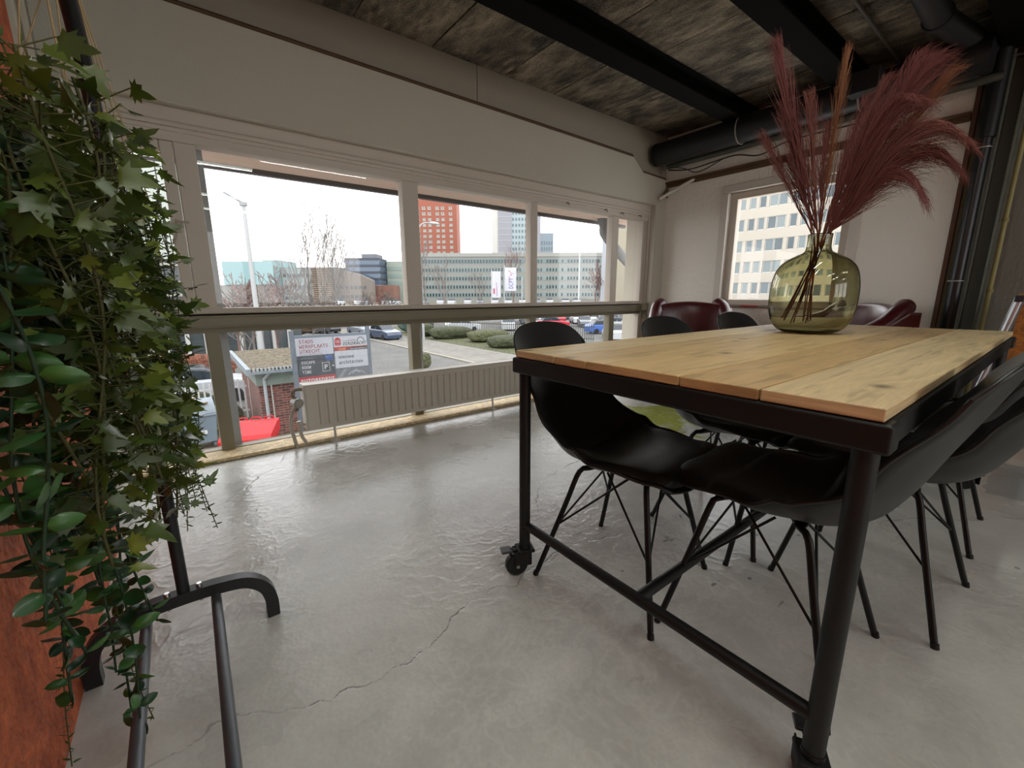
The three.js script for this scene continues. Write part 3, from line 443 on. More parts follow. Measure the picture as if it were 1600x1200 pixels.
// ------------------------------------------------------------ leather armchairs at the far end
function armchair(label, x, z, turn) {
  const t = thing('armchair', label, 'armchair', [x, 0, z], turn, 'burgundy leather armchairs');
  // back: curved, padded
  const back = surf((a, b) => { const ph = (a - 0.5) * 2, s = b * 2 * Math.PI, R = 0.028 + 0.045 * 1, yy = 0.44 + 0.225 * Math.sign(Math.sin(s)) * Math.pow(Math.abs(Math.sin(s)), 0.55), dz = 0.06 * Math.sign(Math.cos(s)) * Math.pow(Math.abs(Math.cos(s)), 0.55); const crown = 0.03 * (1 - ph * ph); return V(ph * 0.27, yy + 0.2 + (Math.sin(s) > 0 ? crown : 0), -0.30 + 0.08 * ph * ph + dz - 0.10 * (yy - 0.44)); }, 24, 28);
  addMesh('backrest', back, leatherMat, t);
  for (const s of [-1, 1]) {
    const armP = [[0.33, 0.60, 0.36], [0.335, 0.625, 0.25], [0.335, 0.66, 0.05], [0.325, 0.74, -0.14], [0.30, 0.835, -0.26], [0.27, 0.865, -0.315]].map(([a, b, c]) => V(a * s, b, c));
    const arm = merge([tube(armP, 0.062, 40, 18), new THREE.SphereGeometry(0.062, 18, 12).translate(0.33 * s, 0.60, 0.36), new THREE.SphereGeometry(0.062, 18, 12).translate(0.27 * s, 0.865, -0.315)]);
    const a = addMesh('arm', arm, leatherMat, t);
    addMesh('arm_panel', extrude([[-0.32, 0.14], [0.36, 0.14], [0.37, 0.60], [0.05, 0.66], [-0.14, 0.74], [-0.26, 0.82], [-0.33, 0.82]], 0.075, 0.015).rotateY(-Math.PI / 2).translate(0.335 * s + 0.0375, 0, 0), leatherMat, a);
  }
  addMesh('seat_cushion', rbox(-0.285, 0.285, 0.30, 0.46, -0.26, 0.38, 0.05, 5), leatherMat, t);
  addMesh('seat_base', rbox(-0.30, 0.30, 0.12, 0.31, -0.34, 0.35, 0.02, 2), leatherMat, t);
  for (const [a, b] of [[-0.3, 0.32], [0.3, 0.32], [-0.28, -0.32], [0.28, -0.32]]) addMesh('leg', bar([a, 0, b], [a, 0.13, b], 0.016, 0.024), mat(0x24140d, 0.4), t);
}
armchair('burgundy leather armchair beneath the end window', 3.80, -2.17, -0.95);
armchair('burgundy leather armchair seen behind the glass vase', 3.93, -1.12, -2.25);

// ------------------------------------------------------------ plywood post and aluminium profile beside the table
{
  const t = thing('osb_post', 'orange-brown strand-board balustrade end beyond the table', 'balustrade', [3.72, 0, -0.18]);
  addMesh('board', metric(rbox(0, 0.022, 0, 0.945, 0, 0.085, 0.002, 1), 1.3), osbDark, t);
  addMesh('side_board', metric(rbox(0.022, 0.72, 0, 0.945, 0.0, 0.02, 0.002, 1), 1.3), osbDark, t);
  addMesh('side_board', metric(rbox(0.022, 0.72, 0, 0.945, 0.065, 0.085, 0.002, 1), 1.3), osbDark, t);
  addMesh('cap', metric(rbox(-0.012, 0.74, 0.945, 0.962, -0.012, 0.097, 0.002, 1), 1.3), mat(0xc9a878, 0.6, { map: osbMap }), t);
  const p = thing('aluminium_profile', 'silver aluminium profile leaning beside the strand-board post', 'profile', [3.62, 0, -0.20]);
  addMesh('profile', merge([bar([0.0, 0.0, -0.13], [0.06, 0.94, 0.02], 0.022, 0.022, 4)]), mat(0xb9bcc0, 0.3, { metalness: 0.8 }), p);
  addMesh('end_clip', rbox(0.035, 0.085, 0.915, 0.95, 0.0, 0.035, 0.004), mat(0x23202f, 0.4), p);
}
// ------------------------------------------------------------ glass vase and red pampas
const VX = 2.24, VZ = -0.715;
{
  const R = 0.166, prof = [[0.0, 0.004], [0.05, 0.004], [0.092, 0.006], [0.122, 0.020], [0.146, 0.05], [0.161, 0.10], [R, 0.165], [0.162, 0.228], [0.148, 0.282], [0.120, 0.318], [0.083, 0.340], [0.055, 0.354], [0.0465, 0.370], [0.0445, 0.398], [0.0462, 0.427]];
  const c = new THREE.SplineCurve(prof.map(([a, b]) => new THREE.Vector2(a, b))).getPoints(90);
  const inner = new THREE.SplineCurve(prof.map(([a, b], i) => new THREE.Vector2(Math.max(0, a - 0.0032), i < 3 ? b + 0.010 : b + (b < 0.1 ? 0.0032 : b < 0.36 ? -0.0025 : 0)))).getPoints(90).reverse();
  const g = lathe([...c.map((p) => [Math.max(0, p.x), p.y - 0.004]), [0.0452, 0.4255], ...inner.map((p) => [Math.max(0, p.x), p.y - 0.004])], 96);
  const gm = new THREE.MeshPhysicalMaterial({ color: 0xffffff, roughness: 0.0, transmission: 1, thickness: 0.003, ior: 1.46, attenuationColor: new THREE.Color(0.60, 0.58, 0.40), attenuationDistance: 0.0047 });
  const v = addMesh('glass_vase', g, gm); v.position.set(VX, TY, VZ); tag(v, 'large olive-tinted glass vase standing on the oak table', 'vase');
}
{
  const pm = mat(0x824a46, 0.9), pm2 = mat(0x88534a, 0.9), stm = mat(0x6e3a24, 0.8), tan = mat(0x8d5a3a, 0.8);
  const strand = (pts, r) => { const cv = new THREE.CatmullRomCurve3(pts), n = 6, p = [], idx = [], A = V(), fr = cv.computeFrenetFrames(n, false); for (let i = 0; i <= n; i++) { const q = cv.getPoint(i / n), rad = r * (1 - 0.85 * i / n); for (let k = 0; k < 3; k++) { const a = k * 2.0944; A.copy(q).addScaledVector(fr.normals[i], Math.cos(a) * rad).addScaledVector(fr.binormals[i], Math.sin(a) * rad); p.push(A.x, A.y, A.z); } } for (let i = 0; i < n; i++) for (let k = 0; k < 3; k++) { const a = i * 3 + k, b = i * 3 + (k + 1) % 3, c = a + 3, d = b + 3; idx.push(a, b, c, b, d, c); } return { p, idx }; };
  const build = (list) => { let n = 0; const P = [], I = []; for (const s of list) { P.push(...s.p); for (const i of s.idx) I.push(i + n); n += s.p.length / 3; } const g = new THREE.BufferGeometry(); g.setAttribute('position', new THREE.Float32BufferAttribute(P, 3)); g.setIndex(I); g.computeVertexNormals(); return g; };
  // stalk: [base xz inside vase], neck xz, tip offset (relative to vase centre), plume length share, droop, strands, kind
  const spec = [
    // tip dx, y, dz            spread strands droop  label
    [-0.02, 2.06, -0.27, 0.035, 90, 0.02, 'red pampas stalk reaching highest towards the window'],
    [0.00, 1.80, -0.22, 0.03, 60, 0.02, 'thin red pampas stalk leaning towards the window'],
    [-0.04, 1.80, -0.10, 0.03, 60, 0.02, 'upright red pampas stalk left of the tall tan one'],
    [0.02, 1.93, 0.00, 0.02, 60, 0.01, 'tall tan upright pampas stalk'],
    [0.04, 1.74, 0.09, 0.03, 60, 0.03, 'short red pampas stalk right of the tall tan one'],
    [0.02, 1.78, 0.15, 0.03, 70, 0.03, 'red pampas stalk tilting gently from the window'],
    [0.0, 1.80, 0.27, 0.075, 240, 0.03, 'bushiest dark red pampas plume'],
    [0.03, 1.74, 0.33, 0.03, 80, 0.01, 'tan pampas stalk beside the bushiest plume'],
    [-0.02, 1.50, 0.39, 0.06, 220, 0.11, 'upper drooping red pampas plume'],
    [0.02, 1.43, 0.37, 0.06, 220, 0.10, 'middle drooping red pampas plume'],
    [-0.03, 1.33, 0.31, 0.045, 150, 0.11, 'lowest drooping red pampas plume'],
    [0.01, 1.70, -0.30, 0.025, 50, 0.01, 'thin red pampas stalk nearest the window pane'],
    [-0.02, 1.72, -0.16, 0.025, 60, 0.01, 'red pampas stalk just behind the upright one'],
    [0.03, 1.68, -0.04, 0.025, 60, 0.01, 'dark red pampas stalk in front of the tall tan one'],
    [-0.01, 1.66, 0.12, 0.025, 50, 0.01, 'short pinkish pampas stalk between the tan ones'],
    [0.03, 1.56, -0.20, 0.04, 60, 0.07, 'shortest red pampas stalk curling to the window'],
    [-0.03, 1.66, 0.25, 0.07, 200, 0.08, 'broad red pampas plume below the bushiest one'],
  ];
  reseed(31);
  spec.forEach(([dx, ty, dz, spread, count, droop, label], i) => {
    const t = thing('pampas_stalk', label, 'dried grass', [VX, TY, VZ], 0, 'red pampas stalks in the vase');
    const right = dz > 0.05, k = right ? 1 : 0.35;
    const base = V(rr(-0.03, 0.03), 0.035 + rr(0, 0.03), right ? rr(-0.105, -0.06) : rr(-0.06, 0.02)), neck = V(rr(-0.016, 0.016), 0.40, clamp(dz * 0.06, -0.02, 0.02) + rr(-0.01, 0.01));
    const tip = V(dx, ty - TY, dz), dir = tip.clone().sub(neck), apex = neck.clone().lerp(tip, 0.62).add(V(0, droop * 1.1, -droop * 0.25));
    const stem = new THREE.CatmullRomCurve3([base, neck.clone().lerp(base, 0.35), neck, neck.clone().lerp(apex, 0.5).add(V(0, droop * 0.1, 0)), apex], false, 'centripetal');
    addMesh('stem', merge([new THREE.TubeGeometry(stem, 40, 0.0026, 6)]), stm, t);
    const spine = new THREE.CatmullRomCurve3([neck.clone().add(V(0, 0.02, 0)), neck.clone().lerp(apex, 0.55), apex, tip.clone().lerp(apex, 0.4).add(V(0, droop * 0.35, 0)), tip], false, 'centripetal');
    const L = []; const up = V(0, 1, 0), dn = dir.clone().normalize(), s1 = V(0, 0, 1).cross(dn).normalize(), s2 = dn.clone().cross(s1).normalize();
    for (let j = 0; j < count * 2.2; j++) {
      const a = Math.pow(rnd(), 0.8) * 0.82, b = clamp(a + rr(0.22, 0.42), 0, 1), an = rr(0, 6.28), sp = 1.45 * spread * Math.sqrt(rnd()) * (0.35 + 0.65 * Math.sin(Math.PI * clamp(0.15 + b * 0.75)));
      const o = s1.clone().multiplyScalar(Math.cos(an) * sp).add(s2.clone().multiplyScalar(Math.sin(an) * sp)), p0 = spine.getPoint(a), p2 = spine.getPoint(b).add(o), p1 = spine.getPoint((a + b) / 2).add(o.clone().multiplyScalar(0.55)).add(V(rr(-1, 1) * 0.006, rr(0, 0.01), rr(-1, 1) * 0.006));
      const p3 = p2.clone().add(p2.clone().sub(p1).multiplyScalar(0.55)).add(V(0, -0.03 * rnd() * (1 + droop * 8), 0.02 * rnd() * (right ? 1 : -0.2)));
      L.push(strand([p0, p1, p2, p3], rr(0.0009, 0.0016)));
    }
    addMesh('plume', build(L), i === 3 || i === 7 ? tan : i % 3 === 2 ? pm2 : pm, t);
  });
}
// ------------------------------------------------------------ artificial vines hanging from the rack
const leafMatA = [0x1f4420, 0x2a5527, 0x3d6a2b, 0x17361d].map((c) => phys(c, 0.42, { transmission: 0.12, thickness: 0, side: THREE.DoubleSide, clearcoat: 0.1 }));
const leafMatB = [0x47581c, 0x5b6b24, 0x384c1b, 0x808c36, 0x2b3f19].map((c) => phys(c, 0.38, { transmission: 0.28, thickness: 0, side: THREE.DoubleSide, clearcoat: 0.25, clearcoatRoughness: 0.35 }));
const leafMatC = [0x4c6226, 0x37501f].map((c) => phys(c, 0.5, { transmission: 0.2, thickness: 0, side: THREE.DoubleSide }));
const cordMat = mat(0xa08a63, 0.9), stemMatA = mat(0x1d3a20, 0.6), stemMatB = mat(0x4a4a22, 0.7);
// a leaf lies in the xy plane, stalk at the origin, tip towards +y, cupped a little
function leafGeo(outline, cup, fold) {
  const s = new THREE.ShapeGeometry(new THREE.Shape(outline.map(([a, b]) => new THREE.Vector2(a, b))), 6); const p = s.attributes.position; for (let i = 0; i < p.count; i++) { const x = p.getX(i), y = p.getY(i); p.setZ(i, cup * (y - y * y) + fold * Math.abs(x)); } s.computeVertexNormals(); return s;
}
function ovalOutline(n, w) { const o = []; for (let i = 0; i < n; i++) { const a = i / n * Math.PI * 2, y = 0.5 - 0.5 * Math.cos(a); o.push([Math.sin(a) * w * (1 - 0.25 * y) * 1.05, y]); } return o; }
function puffLeaf(w, cup, fold) { // grid leaf so that it bends smoothly
  return surf((a, b) => { const y = b, hw = w * Math.pow(Math.sin(Math.PI * Math.pow(y, 0.85)), 0.62), x = (a - 0.5) * 2 * hw; return V(x, y, cup * Math.sin(Math.PI * y) * 0.35 - fold * x * x / Math.max(w, 0.01) + 0.02 * Math.sin(6 * y)); }, 4, 6);
}
const ovalLeaves = [puffLeaf(0.30, 0.30, 0.5), puffLeaf(0.27, 0.5, 0.8), puffLeaf(0.33, 0.2, 0.3)];
const lobes = [[0, 0], [0.10, 0.05], [0.34, 0.02], [0.26, 0.14], [0.50, 0.28], [0.30, 0.30], [0.36, 0.52], [0.17, 0.48], [0.14, 0.72], [0, 1.0], [-0.14, 0.72], [-0.17, 0.48], [-0.36, 0.52], [-0.30, 0.30], [-0.50, 0.28], [-0.26, 0.14], [-0.34, 0.02], [-0.10, 0.05]];
const ivyLeaves = [leafGeo(lobes, 0.25, 0.28), leafGeo(lobes.map(([a, b]) => [a * 0.72, b]), -0.3, 0.4), leafGeo(lobes.map(([a, b]) => [a * 0.5, b]), 0.45, 0.15)];
const tinyLeaf = leafGeo([[0, 0], [0.13, 0.25], [0.12, 0.6], [0, 1], [-0.12, 0.6], [-0.13, 0.25]], 0.2, 0.3);
const leafM = new THREE.Matrix4(), leafQ = new THREE.Quaternion();
function orient(dir, roll) { const q = new THREE.Quaternion().setFromUnitVectors(V(0, 1, 0), dir.clone().normalize()); return q.multiply(new THREE.Quaternion().setFromAxisAngle(V(0, 1, 0), roll)); }
function hangCurve(x, y, z, len, sway) { const pts = [], n = 8, ph = rr(0, 6.28), kx = rr(-sway, sway), kz = rr(-sway, sway); for (let i = 0; i <= n; i++) { const t = i / n; pts.push(V(kx * t + 0.018 * Math.sin(ph + t * 7), -len * t, kz * t + 0.018 * Math.cos(ph * 1.3 + t * 6))); } return new THREE.CatmullRomCurve3(pts); }
const ORD = ['first', 'second', 'third', 'fourth', 'fifth', 'sixth', 'seventh', 'eighth', 'ninth', 'tenth', 'eleventh', 'twelfth', 'thirteenth', 'fourteenth', 'fifteenth', 'sixteenth', 'seventeenth', 'eighteenth'];
function ovalVine(i, x, y, z, len, sway) {
  const t = thing('hanging_vine', `${ORD[i]} oval-leaved dark green vine along the rack, counted towards the window`, 'vine', [x, y, z], 0, 'oval-leaved vines'), c = hangCurve(x, y, z, len, sway);
  addMesh('stem', new THREE.TubeGeometry(c, 40, 0.0021, 6), stemMatA, t);
  const n = Math.round(len / 0.036);
  for (let k = 1; k <= n; k++) for (const side of [0, Math.PI]) { const f = Math.min(1, (k + rr(-0.15, 0.15)) / n), p = c.getPoint(f), az = k * 1.25 + side + rr(-0.35, 0.35), taper = f > 0.85 ? 0.72 : 1, dir = V(Math.cos(az), rr(-0.3, 0.35), Math.sin(az)); const m = addMesh('leaf', ovalLeaves[k % 3], leafMatA[(rnd() * 4) | 0], t), s = rr(0.036, 0.050) * taper; m.position.copy(p); m.quaternion.copy(orient(dir, rr(-0.5, 0.5) + 1.57 * (rnd() < 0.5))); m.scale.setScalar(s); }
  cord(t, x, y, z);
}
let cords = 0; function cord(t, x, y, z) { if (cords++ % 6) return; addMesh('cord', bar([0, 0, 0], [-0.091 - x, 1.603 - y, 0], 0.0013, 0.0013, 5), cordMat, t); }
function ivyVine(i, x, y, z, len, sway, density = 1) {
  const sc = 1, t = thing('hanging_ivy', 'lobed yellow-green ivy garland in the dense foliage on the rack', 'ivy', [x, y, z], 0, 'ivy garlands'), c = hangCurve(x, y, z, len, sway);
  const st = [new THREE.TubeGeometry(c, 40, 0.0022, 6)], n = Math.round(len / 0.0078 * density), lv = [];
  for (let k = 0; k < n; k++) { const f = (k + rnd()) / n, p = c.getPoint(Math.min(f, 1)), az = k * 2.4 + rr(-0.8, 0.8), r = rr(0.012, 0.058), q = p.clone().add(V(Math.cos(az) * r, rr(-0.01, 0.03), Math.sin(az) * r)); st.push(bar(p, q, 0.0012, 0.0009, 4)); lv.push([q, az]); }
  addMesh('stem', merge(st), stemMatB, t); cord(t, x, y, z);
  lv.forEach(([q, az], k) => { const m = addMesh('leaf', ivyLeaves[k % 3], leafMatB[(rnd() * rnd() * 5) | 0], t), s = rr(0.030, 0.054); m.position.copy(q); m.quaternion.copy(orient(V(Math.cos(az) * rr(0.3, 1), rr(-1.0, 0.35), Math.sin(az) * rr(0.3, 1)), rr(-1.6, 1.6))); m.scale.setScalar(s); });
}
function stringVine(i, x, y, z, len, sway, label) {
  const t = thing('hanging_string_plant', label, 'vine', [x, y, z], 0, 'string plants'), c = hangCurve(x, y, z, len, sway);
  addMesh('stem', new THREE.TubeGeometry(c, 36, 0.0011, 5), stemMatB, t);
  const n = Math.round(len / 0.0062), L = []; for (let k = 0; k < n; k++) { const p = c.getPoint(k / n), az = k * 2.4 + rr(-0.5, 0.5), s = rr(0.010, 0.017); leafM.compose(p, orient(V(Math.cos(az), rr(-0.5, 0.7), Math.sin(az)), rr(-1, 1)), leafQ.set(0, 0, 0, 1) && V(s, s, s)); L.push(tinyLeaf.clone().applyMatrix4(leafM)); }
  cord(t, x, y, z); const m = addMesh('small_leaves', merge(L), leafMatC[i % 2], t); m.userData.kind = 'stuff';
}
reseed(101);
// oval-leaved vines: between the wall and the rack, nearest the camera
[[-0.155, 1.24, -0.70, 0.66, 0.015], [-0.185, 1.24, -0.80, 0.78, 0.015], [-0.205, 1.26, -0.90, 0.94, 0.015], [-0.165, 1.22, -0.86, 0.62, 0.02], [-0.18, 1.25, -0.97, 1.12, 0.015], [-0.225, 1.24, -1.0, 0.88, 0.015], [-0.15, 1.22, -0.98, 0.80, 0.02], [-0.195, 1.24, -1.06, 1.02, 0.015], [-0.14, 1.22, -1.06, 0.92, 0.02], [-0.165, 1.24, -1.12, 1.16, 0.015], [-0.215, 1.22, -0.84, 0.7, 0.015]].forEach((a, i) => ovalVine(i, ...a));
// ivy mass: garlands hung in depth order from the near end of the rack to the far upright
{
  const spots = []; for (let i = 0; i < 30; i++) { const f = i / 29, z = -0.78 - 0.53 * f, lane = (i * 7) % 5 / 4, x = -0.235 + 0.135 * lane + 0.045 * f * lane, top = 1.27 - 0.035 * ((i * 3) % 4) / 3 - 0.03 * f * (1 - lane); spots.push([x, top, z, 0.22 + 0.36 * lane + 0.20 * ((i * 5) % 7) / 6 * (0.4 + 0.6 * lane) + 0.05 * f]); }
  spots.forEach((a, i) => ivyVine(i, ...a, 0.025));
}
// fine string plants along the window side
for (let i = 0; i < 18; i++) { const z = -1.18 - 0.012 * i, x = -0.055 + 0.05 * ((i * 7) % 18) / 18 + 0.006 * (i % 3); stringVine(i, x - 0.012, 1.16 + 0.06 * ((i * 5) % 7) / 7, z, rr(0.56, 0.80), 0.015, 'thin strand of tiny-leaved plant at the window side of the foliage'); }
stringVine(18, -0.17, 1.1, -1.08, 1.02, 0.02, 'fine-leaved strand trailing down to the floor below the oval vines');
stringVine(19, -0.245, 1.1, -0.98, 0.98, 0.012, 'short fine-leaved sprig against the orange wall');
// bare twigs above the foliage
{ const t = thing('hanging_twig', 'bare forked twig sticking up above the ivy', 'twig', [-0.185, 1.27, -1.15]); cord(t, -0.185, 1.27, -1.15); addMesh('stem', merge([tube([[0, 0, 0], [0.01, 0.06, -0.01], [0.0, 0.12, -0.03]], 0.0018, 12, 5), tube([[0.005, 0.04, 0], [0.03, 0.075, -0.02], [0.05, 0.085, -0.03]], 0.0014, 10, 5), tube([[0.03, 0.075, -0.02], [0.03, 0.1, -0.02], [0.025, 0.12, -0.03]], 0.0012, 8, 5)]), stemMatB, t); for (const [a, b, c] of [[0, 0.12, -0.03], [0.05, 0.085, -0.03], [0.025, 0.12, -0.03]]) { const m = addMesh('leaf', tinyLeaf, leafMatC[0], t); m.position.set(a, b, c); m.scale.setScalar(0.022); m.rotation.z = a * 9 - 0.3; } }
// ------------------------------------------------------------ outside: street, lots, buildings (one storey below)
const G = -3.5;
const omat = (c, r = 0.6, e = {}) => { const m = mat(c, r, e); m.color.multiplyScalar(0.62); return m; };   // outdoor colours, all darkened to stay below white at this exposure
const asphaltTex = dataTex(512, 512, (u, v) => { const k = 0.50 + 0.14 * (fbm(u * 8, v * 8, 201, 5, 8, 8) - 0.5) + 0.08 * (vnoise(u * 256, v * 256, 205, 256, 256) - 0.5); return [k, k * 1.0, k * 0.985]; }, true);
const asphaltMat = mat(0xb4b4b0, 0.85, { map: asphaltTex }), paveMat = mat(0xdcd8cc, 0.9, { map: asphaltTex }), dirtMat = mat(0x9a8e7a, 0.95, { map: asphaltTex });
const leafTex = dataTex(256, 256, (u, v) => { const n = fbm(u * 24, v * 24, 211, 3, 24, 24), f = vnoise(u * 90, v * 90, 213, 90, 90), k = 0.55 + 0.7 * (n - 0.5) + 0.5 * (f - 0.5); return [k, k, k * 0.95]; }, true);
const hedgeGreen = mat(0x848a5c, 0.9, { map: leafTex, bumpMap: leafTex, bumpScale: 0.05 }), hedgeDark = mat(0x6c7550, 0.9, { map: leafTex, bumpMap: leafTex, bumpScale: 0.05 }), hedgeBrown = mat(0x9c846c, 0.9, { map: leafTex, bumpMap: leafTex, bumpScale: 0.05 }), hedgeRust = mat(0xb5694a, 0.9, { map: leafTex, bumpMap: leafTex, bumpScale: 0.05 }), grassMat = mat(0x7d8354, 0.95, { map: leafTex });
structMesh('ground_street', metric(box(-80, 380, G - 0.3, G, -420, -4.2), 0.12), asphaltMat, 'grey asphalt street and yard below the window');
{ const p = struct('pavement_path', 'pale sunken pavement strip along the street'); addMesh('slab_strip', metric(box(15.2, 19.6, G, G + 0.06, -60, -8), 0.3), paveMat, p); addMesh('kerb', rbox(14.95, 15.2, G, G + 0.09, -60, -8, 0.02, 1), mat(0x8d887c, 0.9), p); addMesh('grass_verge', metric(box(19.6, 27, G, G + 0.08, -60, -10), 0.6), grassMat, p); addMesh('yard_dirt', metric(box(-8, 3.2, G, G + 0.02, -20, -8), 0.5), dirtMat, p); }
// eave over the window and its rain pipe
{
  const e = struct('eave_soffit', 'beige eave over the outside of the window');
  addMesh('soffit', box(-3, 4.9, 1.88, 1.95, -3.84, -3.2), mat(0xb59d8c, 0.8), e); addMesh('fascia', rbox(-3, 4.9, 1.84, 2.2, -3.88, -3.84, 0.01, 1), omat(0x6d6a6a, 0.6), e); addMesh('roof_edge', box(-3, 4.9, 1.95, 2.9, -3.84, -3.3), omat(0x77726c, 0.9), e); addMesh('facade_below', box(-3, 4.6, G, -0.3, -3.3, -3.2), omat(0x8a7f72, 0.9), e);
  const d = thing('outside_rain_pipe', 'fat grey rain pipe slanting down outside the last pane', 'pipe', [0, 0, 0]);
  addMesh('slanted_pipe', merge([bar([4.27, 1.90, -3.7], [4.30, 1.78, -3.7], 0.075, 0.06, 18), tube([[4.30, 1.80, -3.7], [4.32, 1.70, -3.7], [4.66, 1.46, -3.7], [4.96, 1.28, -3.7], [5.0, 1.16, -3.7]], 0.06, 40, 16)]), omat(0x8e8f90, 0.5), d);
  addMesh('down_pipe', merge([bar([4.99, 1.2, -3.7], [4.95, G, -3.7], 0.055, 0.055, 16), bar([4.985, 1.02, -3.7], [4.985, 1.05, -3.7], 0.062, 0.062, 16)]), omat(0xc4c6c6, 0.5), d);
}
// ---- builders
function win(list) { return merge(list); }
const townTurn = -0.655, tw = (lat, f, y = 0) => [lat * 0.793 + f * 0.609, y, lat * 0.609 - f * 0.793];
function gridWindows(x0, x1, rows, w, h, gap, z, skip) { const L = []; for (const y of rows) for (let x = x0; x + w <= x1; x += w + gap) if (!skip || !skip(x, y)) L.push(box(x, x + w, y - h / 2, y + h / 2, z - 0.02, z + 0.12)); return L; }
const glassDark = omat(0x3d4a50, 0.15), glassBlue = omat(0x6d8590, 0.15), glassPale = omat(0x9fb4b4, 0.2);
{ // long office
  const F = 180, t = thing('office_block', 'long low white office block with five rows of small windows', 'building', tw(0, F, 0), townTurn);
  addMesh('wall', box(-39.4, 60, G, 17.6, -16, 0), omat(0x9b9d96, 0.8), t); addMesh('parapet', box(-39.6, 60.2, 16.4, 17.9, -16.2, 0.3), omat(0xa9aaa3, 0.8), t);
  [14.6, 11.2, 7.8, 4.4, 1.2].forEach((y, r) => { addMesh('window_band', box(-37, 59, y - 0.9, y + 0.9, 0, 0.05), omat(r ? 0x8fa09c : 0x7d908f, 0.5), t); const m = addMesh('window_row', merge(gridWindows(-36.5, 58.5, [y], 0.62, 1.25, 0.62, 0.06, (x) => (Math.floor(x * 1.7) % 5 === 2))), glassDark, t); m.userData.kind = 'stuff'; });
}
{ // red tower
  const F = 300, s = 0.979 * F / 662, t = thing('brick_tower', 'tall orange-red tower with a grid of small windows', 'building', tw(-51, F, 0), townTurn);
  addMesh('wall', box(-14.4, 14.4, G, 63.5, -18, 0), omat(0xa5624e, 0.85), t); const L = [], L2 = [];
  for (let r = 0; r < 14; r++) for (let c = 0; c < 6; c++) { const x = -12.6 + [0, 4.2, 7.9, 13.2, 16.8, 22][c], y = 58 - r * 3.55; if (r < 2) for (const k of [0, 1.3]) L.push(box(x + k - 0.2, x + k + 0.8, y - 0.9, y + 0.9, 0, 0.15)); else L.push(box(x, x + 2.2, y - 0.8, y + 0.7, 0, 0.15)); L2.push(box(x - 0.1, x + 2.3, y - 1.15, y - 0.85, 0, 0.25)); }
  addMesh('window_grid', merge(L), omat(0x9c9a90, 0.3), t).userData.kind = 'stuff'; addMesh('window_sills', merge(L2), omat(0xc9c4ba, 0.6), t).userData.kind = 'stuff';
}
{ // grey tower behind
  const F = 260, t = thing('office_tower', 'pale grey-blue high-rise behind the long office block', 'building', tw(0, F, 0), townTurn);
  addMesh('stair_shaft', box(-11.5, -7.8, G, 58, -14, 0), omat(0xd5d3cc, 0.8), t); addMesh('grey_slab', box(-7.8, 0.0, G, 57, -16, 0.4), omat(0x9fa0a6, 0.8), t); addMesh('glazed_slab', box(0, 14.6, G, 57, -16, 0), omat(0xa8b7ba, 0.5), t); addMesh('grey_pier', box(14.6, 17, G, 57, -16, 0.4), omat(0x9fa0a6, 0.8), t); addMesh('lower_wing', box(17, 24.6, G, 36.5, -16, 0), omat(0x8796a0, 0.5), t);
  const L = [], B = []; for (let r = 0; r < 17; r++) { const y = 54 - r * 3.3; for (let c = 0; c < 8; c++) L.push(box(0.5 + c * 1.8, 1.4 + c * 1.8, y - 0.8, y + 0.8, 0, 0.1)); B.push(box(-7.8, 0.0, y - 2.0, y - 1.8, 0.4, 0.5)); if (y < 34) for (let c = 0; c < 5; c++) L.push(box(17.6 + c * 1.4, 18.3 + c * 1.4, y - 1, y + 1, 0, 0.1)); }
  addMesh('window_grid', merge(L), omat(0x5f7278, 0.3), t).userData.kind = 'stuff'; addMesh('floor_lines', merge(B), omat(0xc9c9cc, 0.7), t).userData.kind = 'stuff';
}
{ // blue glass block on a red base
  const F = 131, t = thing('glass_office', 'dark blue glass office with tilted bands on a red-brown base', 'building', tw(-49.4, F, 0), townTurn);
  for (let i = 0; i < 4; i++) { const y = 4.2 + i * 1.95; const g = new THREE.CylinderGeometry(1, 1, 1, 4, 1); addMesh('glass_band', extrude([[-0.2, y], [9.9, y], [10.3, y + 1.2], [-0.6, y + 1.2]], 8).translate(0, 0, -8), omat(0x5c6f86, 0.2), t); addMesh('dark_band', box(-0.3, 10.0, y + 1.2, y + 1.95, -8, -0.1), omat(0x36404e, 0.4), t); }
  addMesh('roof_box', box(4.5, 9, 12, 13.2, -7, -1), omat(0x7e8288, 0.7), t); addMesh('side_wing', box(10.4, 15.6, G, 11.4, -26, -6), omat(0xa6b0a4, 0.6), t);
  addMesh('brick_base', box(-0.5, 14, G, 4.0, -9, 0.5), omat(0x8f6657, 0.9), t);
  addMesh('wing_lines', merge([9.4, 7.2, 5.0].map((y) => box(10.4, 15.6, y - 0.7, y + 0.4, -6, -5.9))), omat(0x8ea39b, 0.4), t).userData.kind = 'stuff';
}
